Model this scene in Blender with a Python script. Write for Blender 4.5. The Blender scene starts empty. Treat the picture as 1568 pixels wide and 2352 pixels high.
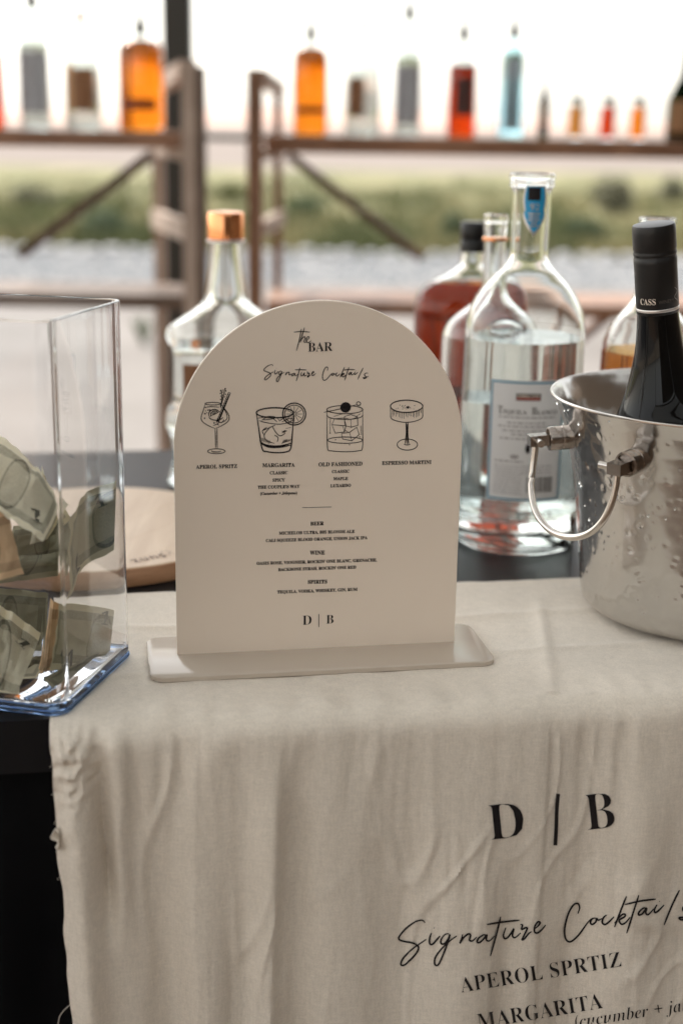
import bpy, math, random
from math import sin, cos, pi, radians, sqrt, hypot, exp, atan2
from mathutils import Vector, Matrix, noise

# ------------------------------------------------------------------ camera, sky, sun, exposure
S = bpy.context.scene
COL = S.collection
TT = 0.97                                  # height of the bar table top
EYE = Vector((0, 0, TT + 0.383))
PITCH, ROLL = radians(15.2), radians(0.92)
cd = bpy.data.cameras.new('camera')
cd.sensor_fit = 'VERTICAL'; cd.sensor_height = 36; cd.sensor_width = 24
cd.lens = 50.0
cd.clip_start = 0.02; cd.clip_end = 3000
cd.dof.use_dof = True; cd.dof.focus_distance = 1.045; cd.dof.aperture_fstop = 3.3
cam = bpy.data.objects.new('camera', cd); COL.objects.link(cam)
RM = Matrix.Rotation(pi/2 - PITCH, 3, 'X') @ Matrix.Rotation(ROLL, 3, 'Z')
cam.matrix_world = Matrix.Translation(EYE) @ RM.to_4x4()
S.camera = cam

SUN_EL, SUN_AZ = radians(52), radians(-38)     # azimuth from +Y (ahead of the camera) towards +X
w = bpy.data.worlds.new('World'); S.world = w; w.use_nodes = True
nt = w.node_tree; nt.nodes.clear()
sky = nt.nodes.new('ShaderNodeTexSky'); sky.sky_type = 'NISHITA'; sky.sun_disc = False
sky.sun_elevation = SUN_EL; sky.sun_rotation = SUN_AZ; sky.dust_density = 1.6; sky.air_density = 1.2; sky.ozone_density = 1.0
hs = nt.nodes.new('ShaderNodeHueSaturation'); hs.inputs['Saturation'].default_value = 0.22
mx = nt.nodes.new('ShaderNodeMix'); mx.data_type = 'RGBA'; mx.blend_type = 'MULTIPLY'
mx.inputs['Factor'].default_value = 1.0; mx.inputs['B'].default_value = (1.03, 1.0, 0.95, 1)
bg = nt.nodes.new('ShaderNodeBackground'); bg.inputs['Strength'].default_value = 0.09
wo = nt.nodes.new('ShaderNodeOutputWorld')
nt.links.new(sky.outputs[0], hs.inputs['Color']); nt.links.new(hs.outputs[0], mx.inputs['A'])
nt.links.new(mx.outputs['Result'], bg.inputs[0]); nt.links.new(bg.outputs[0], wo.inputs[0])
sl = bpy.data.lights.new('sun', 'SUN'); sl.energy = 2.0; sl.angle = radians(12); sl.color = (1.0, 0.93, 0.84)
so = bpy.data.objects.new('sun', sl); COL.objects.link(so)
sd = Vector((sin(SUN_AZ)*cos(SUN_EL), cos(SUN_AZ)*cos(SUN_EL), sin(SUN_EL)))
so.rotation_euler = sd.to_track_quat('Z', 'Y').to_euler(); so.location = (0, 0, 8)
S.view_settings.view_transform = 'Standard'; S.view_settings.look = 'None'
S.view_settings.gamma = 1.0; S.view_settings.use_curve_mapping = False
S.view_settings.exposure = 1.92
S.render.engine = 'CYCLES'
cy = S.cycles
cy.max_bounces = 20; cy.transmission_bounces = 18; cy.glossy_bounces = 8; cy.diffuse_bounces = 5
cy.transparent_max_bounces = 16; cy.sample_clamp_indirect = 12.0; cy.blur_glossy = 0.4
cy.use_denoising = True
try:
    cy.denoiser = 'OPENIMAGEDENOISE'; cy.denoising_input_passes = 'RGB_ALBEDO_NORMAL'
except Exception:
    pass

# ------------------------------------------------------------------ points in the place
# sight lines are read in a 1568 x 2352 frame and cut with real planes, giving world coordinates
F = 3267.0
def ray(x, y): return RM @ Vector(((x - 784)/F, -(y - 1176)/F, -1.0))
def on_z(x, y, z):
    d = ray(x, y); return EYE + d*((z - EYE.z)/d.z)
def on_y(x, y, Y):
    d = ray(x, y); return EYE + d*((Y - EYE.y)/d.y)
YAW = radians(9.3)                         # the table stands turned by this much
CX, SX = cos(YAW), sin(YAW)
def T(x, y, z): return Vector((x*CX - y*SX, x*SX + y*CX, z))
def Tinv(p): return (p.x*CX + p.y*SX, -p.x*SX + p.y*CX, p.z)

# ------------------------------------------------------------------ mesh helpers
class MB:
    def __init__(s): s.v = []; s.f = []; s.uv = {}
    def add(s, vs, fs):
        n = len(s.v); s.v += [Vector(p) for p in vs]; s.f += [tuple(i + n for i in q) for q in fs]; return s
    def box(s, x0, x1, y0, y1, z0, z1, M=None):
        vs = [Vector((x, y, z)) for z in (z0, z1) for y in (y0, y1) for x in (x0, x1)]
        if M is not None: vs = [M(v) if callable(M) else M @ v for v in vs]
        return s.add(vs, [(0, 2, 3, 1), (4, 5, 7, 6), (0, 1, 5, 4), (2, 6, 7, 3), (0, 4, 6, 2), (1, 3, 7, 5)])
    def beam(s, a, b, w, h, up=Vector((0, 0, 1))):
        a, b = Vector(a), Vector(b); d = (b - a).normalized(); x = d.cross(up).normalized(); u = x.cross(d).normalized()
        vs = [p + x*(i*w/2) + u*(j*h/2) for p in (a, b) for i, j in ((-1, -1), (1, -1), (1, 1), (-1, 1))]
        return s.add(vs, [(3, 2, 1, 0), (4, 5, 6, 7), (0, 1, 5, 4), (1, 2, 6, 5), (2, 3, 7, 6), (3, 0, 4, 7)])
    def lathe(s, prof, seg=40, c=(0, 0, 0), flip=False, sy=1.0, M=None, shape=2.0):
        vs = []; n = len(prof)
        for r, z in prof:
            for k in range(seg):
                a = 2*pi*k/seg; ca, sa = cos(a), sin(a)
                if shape != 2.0:
                    q = (abs(ca)**shape + abs(sa)**shape)**(-1/shape)
                    mixr = min(1, r/0.03); q = 1 + (q - 1)*mixr
                    ca *= q; sa *= q
                p = Vector((r*ca, r*sa*sy, z))
                p = (M @ p) if M is not None else p + Vector(c)
                vs.append(p)
        fs = []
        for i in range(n - 1):
            for k in range(seg):
                a, b = i*seg + k, i*seg + (k + 1) % seg
                q = (a, b, b + seg, a + seg); fs.append(q[::-1] if flip else q)
        lo = tuple(range(seg)); hi = tuple(range((n-1)*seg, n*seg))
        fs.append(lo if flip else lo[::-1]); fs.append(hi[::-1] if flip else hi)
        return s.add(vs, fs)
    def tube(s, pts, r, seg=8, closed=False):
        P = [Vector(p) for p in pts]; n = len(P); vs = []; up = Vector((0.13, 0.31, 0.94))
        for i, p in enumerate(P):
            if closed: d = P[(i+1) % n] - P[i-1]
            else: d = P[min(i+1, n-1)] - P[max(i-1, 0)]
            d.normalize(); x = d.cross(up).normalized(); y = x.cross(d)
            rr = r[i] if isinstance(r, (list, tuple)) else r
            for k in range(seg):
                a = 2*pi*k/seg; vs.append(p + x*(rr*cos(a)) + y*(rr*sin(a)))
        fs = []
        for i in range(n if closed else n - 1):
            for k in range(seg):
                a, b = i*seg + k, i*seg + (k+1) % seg; j = (i+1) % n
                fs.append((a, j*seg + k, j*seg + (k+1) % seg, b))
        if not closed:
            fs.append(tuple(range(seg))); fs.append(tuple(range((n-1)*seg, n*seg))[::-1])
        return s.add(vs, fs)
    def grid(s, fn, us, vs_, flip=False):
        n0 = len(s.v); nu, nv = len(us), len(vs_)
        for b in vs_:
            for a in us: s.v.append(Vector(fn(a, b))); s.uv[len(s.v)-1] = (a, b)
        for j in range(nv-1):
            for i in range(nu-1):
                a = n0 + j*nu + i; q = (a, a+1, a+1+nu, a+nu); s.f.append(q[::-1] if flip else q)
        return s
    def build(s, name, m, parent=None, smooth=True, loc=None):
        me = bpy.data.meshes.new(name)
        vs = s.v if loc is None else [v - Vector(loc) for v in s.v]
        me.from_pydata([tuple(v) for v in vs], [], s.f); me.update()
        if s.uv:
            l = me.uv_layers.new(name='UVMap')
            for lp in me.loops: l.data[lp.index].uv = s.uv.get(lp.vertex_index, (0, 0))
        if smooth:
            me.shade_smooth()
            me.set_sharp_from_angle(angle=radians(38)) if hasattr(me, 'set_sharp_from_angle') else None
        me.materials.append(m)
        o = bpy.data.objects.new(name, me); COL.objects.link(o)
        if parent is not None:
            o.parent = parent
            if loc is None and parent.type == 'EMPTY' or parent.location.length > 0:
                o.matrix_parent_inverse = Matrix.Translation(-Vector(parent_world(parent)))
        if loc is not None: o.location = loc
        return o
def parent_world(p):
    v = Vector(p.location)
    while p.parent is not None: p = p.parent; v = v + Vector(p.location) if p.matrix_parent_inverse == Matrix() else v
    return v
def thing(name, label, cat, loc, group=None):
    o = bpy.data.objects.new(name, None); o.empty_display_size = 0.05; COL.objects.link(o)
    o.location = loc; o['label'] = label; o['category'] = cat
    if group: o['group'] = group
    return o
def tag(o, label=None, cat=None, group=None, kind=None):
    if label: o['label'] = label
    if cat: o['category'] = cat
    if group: o['group'] = group
    if kind: o['kind'] = kind
    return o
def lin(a, b, n): return [a + (b - a)*i/(n - 1) for i in range(n)]
def sm(a, b, x):
    t = max(0.0, min(1.0, (x - a)/(b - a))); return t*t*(3 - 2*t)
def smooth(pts, k=6, closed=False):
    P = [Vector(p) for p in pts]; n = len(P)
    if n < 3: return P
    out = []
    for i in range(n if closed else n-1):
        g = lambda j: P[j % n] if closed else P[max(0, min(n-1, j))]
        p0, p1, p2, p3 = g(i-1), g(i), g(i+1), g(i+2)
        for q in range(k):
            t = q/k
            out.append(0.5*((2*p1) + (p2-p0)*t + (2*p0-5*p1+4*p2-p3)*t*t + (-p0+3*p1-3*p2+p3)*t**3))
    if not closed: out.append(P[-1])
    return out

# ------------------------------------------------------------------ materials
def mat(name, col=(0.5, 0.5, 0.5), rough=0.5, metal=0.0, spec=0.5, bump=0, bscale=100, var=0, vscale=8, coat=0, bstretch=None, sheen=0, trans=0):
    m = bpy.data.materials.new(name); m.use_nodes = True; n = m.node_tree; b = n.nodes['Principled BSDF']
    b.inputs['Base Color'].default_value = (*col, 1); b.inputs['Roughness'].default_value = rough
    b.inputs['Metallic'].default_value = metal; b.inputs['Specular IOR Level'].default_value = spec
    b.inputs['Coat Weight'].default_value = coat; b.inputs['Sheen Weight'].default_value = sheen
    b.inputs['Transmission Weight'].default_value = trans
    tc = None
    if bump or var:
        tc = n.nodes.new('ShaderNodeTexCoord')
        mp = n.nodes.new('ShaderNodeMapping'); n.links.new(tc.outputs['Object'], mp.inputs[0])
        if bstretch: mp.inputs['Scale'].default_value = bstretch
    if bump:
        t = n.nodes.new('ShaderNodeTexNoise'); t.inputs['Scale'].default_value = bscale; t.inputs['Detail'].default_value = 4
        n.links.new(mp.outputs[0], t.inputs['Vector'])
        u = n.nodes.new('ShaderNodeBump'); u.inputs['Strength'].default_value = 1.0; u.inputs['Distance'].default_value = bump
        n.links.new(t.outputs[0], u.inputs['Height']); n.links.new(u.outputs[0], b.inputs['Normal'])
    if var:
        t = n.nodes.new('ShaderNodeTexNoise'); t.inputs['Scale'].default_value = vscale; t.inputs['Detail'].default_value = 6
        n.links.new(mp.outputs[0], t.inputs['Vector'])
        r = n.nodes.new('ShaderNodeMapRange'); r.inputs['From Min'].default_value = 0.3; r.inputs['From Max'].default_value = 0.7
        r.inputs['To Min'].default_value = 1 - var; r.inputs['To Max'].default_value = 1 + var
        n.links.new(t.outputs[0], r.inputs[0])
        q = n.nodes.new('ShaderNodeMix'); q.data_type = 'RGBA'; q.blend_type = 'MULTIPLY'; q.inputs['Factor'].default_value = 1
        q.inputs['A'].default_value = (*col, 1); n.links.new(r.outputs[0], q.inputs['B']); n.links.new(q.outputs['Result'], b.inputs['Base Color'])
    return m
def glass(name, col=(1, 1, 1), ior=1.5, rough=0.0, vol=None, dens=0):
    m = bpy.data.materials.new(name); m.use_nodes = True; n = m.node_tree; n.nodes.clear()
    g = n.nodes.new('ShaderNodeBsdfGlass'); g.inputs['Color'].default_value = (*col, 1); g.inputs['IOR'].default_value = ior
    g.inputs['Roughness'].default_value = rough
    o = n.nodes.new('ShaderNodeOutputMaterial'); n.links.new(g.outputs[0], o.inputs[0])
    if dens:
        v = n.nodes.new('ShaderNodeVolumeAbsorption'); v.inputs['Color'].default_value = (*vol, 1); v.inputs['Density'].default_value = dens
        n.links.new(v.outputs[0], o.inputs[1])
    return m
def wood(name, c0, c1, scale=(3, 30, 30), rough=0.55, bump=0.0006):
    m = bpy.data.materials.new(name); m.use_nodes = True; n = m.node_tree; b = n.nodes['Principled BSDF']
    tc = n.nodes.new('ShaderNodeTexCoord'); mp = n.nodes.new('ShaderNodeMapping'); mp.inputs['Scale'].default_value = scale
    t = n.nodes.new('ShaderNodeTexNoise'); t.inputs['Scale'].default_value = 1; t.inputs['Detail'].default_value = 7; t.inputs['Roughness'].default_value = .6; t.inputs['Distortion'].default_value = .4
    r = n.nodes.new('ShaderNodeValToRGB'); r.color_ramp.elements[0].position = .33; r.color_ramp.elements[1].position = .68
    r.color_ramp.elements[0].color = (*c0, 1); r.color_ramp.elements[1].color = (*c1, 1)
    u = n.nodes.new('ShaderNodeBump'); u.inputs['Distance'].default_value = bump
    n.links.new(tc.outputs['Object'], mp.inputs[0]); n.links.new(mp.outputs[0], t.inputs['Vector']); n.links.new(t.outputs[0], r.inputs[0])
    n.links.new(r.outputs[0], b.inputs['Base Color']); n.links.new(t.outputs[0], u.inputs['Height']); n.links.new(u.outputs[0], b.inputs['Normal'])
    b.inputs['Roughness'].default_value = rough
    return m

def paper(name, col, k=.45, var=.15):
    m = mat(name, col, .6, spec=.2, var=var, vscale=40); n = m.node_tree; b = n.nodes['Principled BSDF']
    t = n.nodes.new('ShaderNodeBsdfTranslucent'); x = n.nodes.new('ShaderNodeMixShader'); x.inputs[0].default_value = k
    t.inputs[0].default_value = (*[min(1, c*1.45) for c in col], 1)
    n.links.new(b.outputs[0], x.inputs[1]); n.links.new(t.outputs[0], x.inputs[2]); n.links.new(x.outputs[0], n.nodes['Material Output'].inputs[0])
    return m
def woven(name, col):
    m = mat(name, col, .88, spec=.12, sheen=.25); n = m.node_tree; b = n.nodes['Principled BSDF']
    tc = n.nodes.new('ShaderNodeTexCoord'); f = None
    def ns(scale, sc3, det, lo, hi):
        mp = n.nodes.new('ShaderNodeMapping'); mp.inputs['Scale'].default_value = sc3; t = n.nodes.new('ShaderNodeTexNoise'); t.inputs['Scale'].default_value = scale; t.inputs['Detail'].default_value = det
        n.links.new(tc.outputs['Object'], mp.inputs[0]); n.links.new(mp.outputs[0], t.inputs['Vector'])
        r_ = n.nodes.new('ShaderNodeMapRange'); r_.inputs[1].default_value = .3; r_.inputs[2].default_value = .7; r_.inputs[3].default_value = lo; r_.inputs[4].default_value = hi
        n.links.new(t.outputs[0], r_.inputs[0]); return t.outputs[0], r_.outputs[0]
    a0, a = ns(620, (1, 1, .22), 2, .955, 1.045); b0, b1 = ns(620, (.22, .22, 1), 2, .96, 1.04); c0, c = ns(11, (1, 1, .6), 5, .93, 1.05); d0, d1 = ns(1100, (1, 1, 1), 1, .94, 1.06)
    def mul(x, y):
        q = n.nodes.new('ShaderNodeMath'); q.operation = 'MULTIPLY'; n.links.new(x, q.inputs[0]); n.links.new(y, q.inputs[1]); return q.outputs[0]
    k = mul(mul(a, b1), mul(c, d1)); q = n.nodes.new('ShaderNodeMix'); q.data_type = 'RGBA'; q.blend_type = 'MULTIPLY'; q.inputs['Factor'].default_value = 1
    q.inputs['A'].default_value = (*col, 1); n.links.new(k, q.inputs['B']); n.links.new(q.outputs['Result'], b.inputs['Base Color'])
    u = n.nodes.new('ShaderNodeBump'); u.inputs['Distance'].default_value = .0005; n.links.new(mul(a, b1), u.inputs['Height']); n.links.new(u.outputs[0], b.inputs['Normal'])
    return m
M = {}
M['ink'] = mat('black_ink', (0.012, 0.010, 0.012), 0.5, spec=0.3)
M['sign'] = mat('off_white_acrylic', (0.87, 0.755, 0.64), 0.3, spec=0.4, var=0.03, vscale=6)
M['base'] = mat('sign_base_acrylic', (0.56, 0.48, 0.40), 0.2, spec=0.5)
M['cloth'] = woven('cotton_cloth', (0.74, 0.67, 0.58))
M['black_top'] = mat('black_table_top', (0.008, 0.008, 0.0095), 0.42, spec=0.2, bump=0.00008, bscale=60, var=.2)
M['skirt'] = mat('black_fabric', (0.006, 0.006, 0.007), 0.9, spec=0.1)
M['glass'] = glass('clear_glass', (0.985, 0.995, 0.99), 1.5)
M['shelf_glass'] = glass('thick_clear_glass', (0.90, 0.925, 0.92), 1.5)
M['acrylic'] = glass('clear_acrylic', (0.985, 0.99, 0.995), 1.49)
M['blue_edge'] = glass('blue_acrylic_edge', (0.55, 0.68, 0.86), 1.49, 0.05)
M['water'] = glass('clear_spirit', (0.985, 0.995, 0.995), 1.36)
M['amber'] = glass('amber_spirit', (0.52, 0.15, 0.015), 1.36)
M['orange'] = glass('orange_spirit', (0.93, 0.45, 0.10), 1.36)
M['red'] = glass('red_brown_spirit', (0.78, 0.19, 0.03), 1.36)
M['tan'] = glass('pale_gold_spirit', (0.72, 0.42, 0.17), 1.36)
M['blueglass'] = glass('pale_blue_glass', (0.86, 0.97, 0.99), 1.5)
M['green_glass'] = glass('dark_green_glass', (0.10, 0.16, 0.08), 1.5)
M['wine_glass'] = mat('dark_wine_bottle_glass', (0.004, 0.004, 0.004), 0.04, spec=0.27)
M['copper'] = mat('copper_foil', (1.0, 0.43, 0.19), 0.13, metal=1.0)
M['blackcap'] = mat('matt_black_capsule', (0.013, 0.012, 0.012), 0.38, spec=0.4, bump=0.00006, bscale=300)
M['silver'] = mat('silver_foil', (0.78, 0.74, 0.72), 0.3, metal=.8)
M['steel'] = mat('brushed_steel', (0.62, 0.58, 0.54), 0.22, metal=1.0, bump=0.00003, bscale=250)
M['stud'] = mat('stud_steel', (0.33, 0.29, 0.26), 0.2, metal=1.0)
M['white_label'] = paper('white_paper_label', (0.93, 0.91, 0.91), .4, .015)
M['cream_print'] = mat('cream_print', (0.80, 0.70, 0.60), 0.5)
M['grey_print'] = mat('grey_print', (0.10, 0.085, 0.075), 0.5)
M['label_grey_print'] = mat('label_grey_print', (0.36, 0.34, 0.34), 0.6)
M['blue_print'] = mat('blue_print', (0.05, 0.22, 0.33), 0.5)
M['cyan'] = mat('cyan_label', (0.02, 0.33, 0.62), 0.4)
M['red_print'] = mat('red_print', (0.30, 0.04, 0.03), 0.5)
M['grey_label'] = paper('grey_paper_label', (0.42, 0.41, 0.44))
M['brown_label'] = paper('brown_paper_label', (0.26, 0.13, 0.07), .4, .3)
M['dark_label'] = paper('dark_paper_label', (0.10, 0.065, 0.06), .3)
M['tan_label'] = paper('tan_paper_label', (0.52, 0.30, 0.16), .5)
M['shelf'] = wood('brown_painted_wood', (0.18, 0.088, 0.048), (0.30, 0.155, 0.088), (8, 8, 8), .5)
M['shelf_dark'] = wood('dark_wood_and_shaded_face', (0.085, 0.052, 0.034), (0.15, 0.095, 0.064), (8, 8, 8), .55)
M['shelf_light'] = wood('pale_wood_and_lit_face', (0.34, 0.26, 0.21), (0.47, 0.375, 0.31), (8, 8, 8), .6)
M['post'] = mat('dark_painted_post', (0.028, 0.028, 0.024), 0.6, var=.15)
M['added_light_canopy'] = paper('light_diffusing_canvas', (0.60, 0.62, 0.63), .50, .03)  # translucent cover added to spread daylight over the bar
M['roof'] = wood('roof_boards', (0.10, 0.075, 0.055), (0.17, 0.125, 0.09), (4, 40, 4), .7)
M['board'] = wood('maple_board', (0.56, 0.40, 0.27), (0.70, 0.54, 0.39), (60, 5, 60), .42, .0001)
M['board_edge'] = wood('board_edge', (0.36, 0.19, 0.10), (0.50, 0.29, 0.17), (30, 30, 220), .45, .0001)
M['burnt'] = mat('burnt_mark', (0.10, 0.035, 0.02), 0.6)
M['stone'] = mat('white_stone', (0.37, 0.37, 0.375), 0.8, bump=.01, bscale=9, var=.08)
M['bottle_spout'] = mat('dark_spout', (0.05, 0.055, 0.05), 0.35, spec=.6)

# ------------------------------------------------------------------ SETTING: ground, patio, road, meadow, hills
def ground_mat(name, c0, c1, scale, rough=.9, bump=.01, c2=None):
    m = bpy.data.materials.new(name); m.use_nodes = True; n = m.node_tree; b = n.nodes['Principled BSDF']
    tc = n.nodes.new('ShaderNodeTexCoord')
    t = n.nodes.new('ShaderNodeTexNoise'); t.inputs['Scale'].default_value = scale; t.inputs['Detail'].default_value = 8; t.inputs['Roughness'].default_value = .62
    r = n.nodes.new('ShaderNodeValToRGB'); r.color_ramp.elements[0].position = .36; r.color_ramp.elements[1].position = .66
    r.color_ramp.elements[0].color = (*c0, 1); r.color_ramp.elements[1].color = (*c1, 1)
    if c2: e = r.color_ramp.elements.new(.5); e.color = (*c2, 1)
    u = n.nodes.new('ShaderNodeBump'); u.inputs['Distance'].default_value = bump
    n.links.new(tc.outputs['Object'], t.inputs['Vector']); n.links.new(t.outputs[0], r.inputs[0]); n.links.new(r.outputs[0], b.inputs['Base Color'])
    n.links.new(t.outputs[0], u.inputs['Height']); n.links.new(u.outputs[0], b.inputs['Normal'])
    b.inputs['Roughness'].default_value = rough; b.inputs['Specular IOR Level'].default_value = .2
    return m
g = MB().grid(lambda a, b: (a, b, 0), lin(-1500, 1500, 7), lin(-1500, 1500, 7)).build('ground', ground_mat('dry_ground', (0.30, 0.245, 0.19), (0.42, 0.36, 0.29), .25), smooth=False); tag(g, kind='structure')
g = MB().box(-4.3, 4.3, -6.2, 4.35, 0.0505, 0.054).build('floor', wood('added_floor_boards', (0.15, 0.095, 0.06), (0.25, 0.165, 0.105), (3, 30, 3), .6), smooth=False); tag(g, kind='structure')  # unseen floor, added to darken light from below and warm its bounce
g = MB().box(-14, 14, -7, 12.1, 0.004, 0.05).build('patio', ground_mat('pale_concrete', (0.15, 0.137, 0.128), (0.215, 0.20, 0.188), .9, .75, .004), smooth=False); tag(g, kind='structure')
g = MB().grid(lambda a, b: (a, b, 0.012 + 0.012*noise.noise(Vector((a, b, 0)))), lin(-40, 40, 90), lin(12.12, 15.28, 12)).build('gravel_path', ground_mat('pale_gravel', (0.09, 0.103, 0.115), (0.14, 0.153, 0.167), 14, .85, .02)); tag(g, kind='structure')
g = MB().grid(lambda a, b: (a, b, 0.02 + 0.25*sm(16, 40, b) + .15*noise.noise(Vector((a*.12, b*.12, 3)))*sm(16.3, 20, b)), lin(-80, 80, 80), lin(15.3, 37, 30)).build('meadow', ground_mat('meadow_grass', (0.11, 0.12, 0.055), (0.29, 0.26, 0.155), .55, .9, .05, (0.19, 0.185, 0.095))); tag(g, kind='structure')
g = MB().grid(lambda a, b: (a, b, 0.22 + 0.9*sm(75, 300, b)), lin(-600, 600, 30), [36.5, 45, 60, 90, 130, 200, 300, 450, 700]).build('dry_field', ground_mat('pale_dry_field', (0.17, 0.14, 0.125), (0.23, 0.20, 0.18), .02, .9, .0)); tag(g, kind='structure')
def hill(a, b):
    y = 700 + b*500
    h = 7 + 4*noise.noise(Vector((a*.0035, 0, 1))) + 2*noise.noise(Vector((a*.012, 0, 5)))
    h += 4*exp(-((a-60)/70.)**2) + 3*exp(-((a+50)/40.)**2)
    return (a, y, h*sin(pi*b))
g = MB().grid(hill, lin(-900, 900, 90), lin(0, 1, 12)).build('distant_hills', ground_mat('haze_pink_hills', (0.50, 0.34, 0.28), (0.60, 0.43, 0.37), .01, .95, 0)); tag(g, kind='structure')  # pale pink stands in for distance haze
# pebbles on the gravel path
random.seed(4)
mb = MB()
for i in range(2600):
    x = random.uniform(-5.2, 5.2); y = random.uniform(12.2, 15.1); r = random.uniform(.018, .05)
    z = .02; q = random.random()*3
    vs = [(x + r*cos(q+k*pi/2)*random.uniform(.7, 1.1), y + r*sin(q+k*pi/2), z + random.uniform(-.004, .008)) for k in range(4)] + [(x, y, z + r*.7)]
    mb.add(vs, [(0, 1, 4), (1, 2, 4), (2, 3, 4), (3, 0, 4)])
tag(mb.build('pebbles', M['stone']), 'pale pebbles scattered on the gravel path behind the patio', kind='stuff')
# meadow grass and weeds (leaf sized faces)
def leaves(mb, c, rx, ry, rz, n, size, rnd, up=0.5):
    for _ in range(n):
        while True:
            p = Vector((rnd.uniform(-1, 1), rnd.uniform(-1, 1), rnd.uniform(0, 1)))
            if p.length < 1: break
        p = Vector((c[0] + p.x*rx, c[1] + p.y*ry, c[2] + p.z*rz))
        d = Vector((rnd.gauss(0, 1), rnd.gauss(0, 1), rnd.gauss(up, 1))).normalized(); e = d.cross(Vector((rnd.gauss(0, 1), rnd.gauss(0, 1), rnd.gauss(0, 1)))).normalized()
        s_ = size*rnd.uniform(.6, 1.4)
        mb.add([p - e*s_*.3, p + d*s_*.5 - e*s_*.05, p + d*s_, p + e*s_*.3], [(0, 1, 2, 3)])
rnd = random.Random(9)
mb = MB(); mb2 = MB()
for i in range(16000):
    y = 15.5 + 20*(rnd.random()**1.6); x = rnd.uniform(-1, 1)*(y*.27 + .6)
    k = noise.noise(Vector((x*.6, y*.35, 7)))
    h = (.13 + .22*max(0, k + .2))*rnd.uniform(.6, 1.3); a = rnd.random()*pi
    dx, dy = cos(a)*.03, sin(a)*.03; lx, ly = rnd.gauss(0, .06), rnd.gauss(0, .06)
    (mb if k + rnd.gauss(0, .12) < 0.02 else mb2).add([(x-dx, y-dy, .0), (x+dx, y+dy, .0), (x+lx, y+ly, h + .05)], [(0, 1, 2)])
gm = mat('straw_grass', (0.31, 0.28, 0.15), .8, spec=.2, var=.2, vscale=1); gm2 = mat('green_grass', (0.14, 0.155, 0.075), .8, spec=.2, var=.25, vscale=1)
tag(mb.build('dry_grass', gm, smooth=False), 'straw coloured grass growing over the meadow', kind='stuff')
tag(mb2.build('green_grass', gm2, smooth=False), 'green grass tufts growing low in the meadow', kind='stuff')
M['leaf_dark'] = mat('dark_leaf', (0.20, 0.195, 0.13), .7, var=.3, vscale=2)
M['leaf_green'] = mat('green_leaf', (0.12, 0.16, 0.085), .7, var=.3, vscale=2)
M['leaf_olive'] = mat('olive_leaf', (0.15, 0.16, 0.06), .7, var=.3, vscale=2)
M['bark'] = wood('bark', (0.06, 0.045, 0.03), (0.12, 0.09, 0.07), (6, 6, 2), .9)
def shrub(px, pyb, half, top, m, label, seed):
    rn = random.Random(seed); b = on_z(px, pyb, 0.03); s_ = b.y/F
    w_, h_ = half*s_, (pyb - top)*s_
    t = thing('shrub', label, 'shrub', (b.x, b.y, 0.03), 'shrubs in the meadow')
    f = MB()
    for q in range(7):
        a = rn.random()*2*pi; rr = rn.random()*.55
        leaves(f, (b.x + w_*rr*cos(a), b.y + w_*rr*sin(a), .05 + h_*rn.uniform(0, .35)), w_*.55, w_*.55, h_*rn.uniform(.45, .65), 170, .07 + .05*w_, rn)
    f.build('crown', m, t, smooth=False)
    st = MB()
    for q in range(5):
        a = rn.random()*2*pi; st.tube([(b.x, b.y, .02), (b.x + w_*.25*cos(a), b.y + w_*.25*sin(a), h_*.35), (b.x + w_*.5*cos(a), b.y + w_*.5*sin(a), h_*.7)], [.02, .012, .005], 5)
    tag(st.build('stem', M['bark'], t))
for a in [(1405, 505, 62, 385, M['leaf_dark'], 'large dark round shrub in the meadow behind the bottle necks at right', 1),
          (80, 480, 75, 425, M['leaf_dark'], 'dark low shrub in the meadow behind the left diagonal brace', 2),
          (240, 560, 80, 470, M['leaf_green'], 'green shrub left of the shelf frame at the meadow edge', 3),
          (1035, 560, 42, 480, M['leaf_green'], 'small green shrub directly behind the black bottle cap', 4),
          (1330, 565, 60, 500, M['leaf_green'], 'wide green shrub behind the tall clear bottle neck', 5),
          (820, 560, 70, 520, M['leaf_olive'], 'low olive shrub behind the right diagonal brace', 6),
          (520, 470, 40, 420, M['leaf_olive'], 'olive shrub seen between the two shelf units', 7),
          (1545, 470, 45, 395, M['leaf_dark'], 'dark shrub at the far right edge of the meadow', 8),
          (700, 500, 45, 450, M['leaf_green'], 'green shrub right of the brown shelf leg', 10)]:
    shrub(*a)
b = on_z(330, 790, .05)
t = thing('weed', 'small green weed growing through the patio beside the clear box', 'weed', (b.x, b.y, .05))
f = MB(); rn = random.Random(5)
for k in range(14):
    a = rn.random()*2*pi; l = rn.uniform(.1, .2); tip = Vector((b.x + cos(a)*.07, b.y + sin(a)*.07, .05 + l))
    f.add([(b.x-.012, b.y, .05), (b.x+.012, b.y, .05), tip*.5 + Vector((b.x+.03, b.y, .1))*.5, tip], [(0, 1, 2, 3)])
f.build('leaf', M['leaf_green'], t, smooth=False)
# white stones lining the far side of the gravel
rn = random.Random(21); base = None
sh = MB(); n = 12
sh.lathe([(0.001, 0), (.085, .0), (.11, .04), (.10, .095), (.06, .13), (.001, .14)], 10)
for v in sh.v: v *= 1 + .18*noise.noise(v*14); 
stone_me = None
for k in range(38):
    x = -4.3 + k*.228 + rn.uniform(-.02, .02)
    if stone_me is None:
        o = sh.build('edging_stone', M['stone']); stone_me = o.data
    else:
        o = bpy.data.objects.new('edging_stone', stone_me); COL.objects.link(o)
    o.location = (x, 15.25 + rn.uniform(-.04, .04), .0); o.rotation_euler = (0, 0, rn.random()*6); q = rn.uniform(.85, 1.15); o.scale = (q, q, rn.uniform(.5, .75))
    tag(o, 'round white stone lining the edge between gravel path and meadow', 'stone', 'white stones lining the gravel path')

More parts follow.
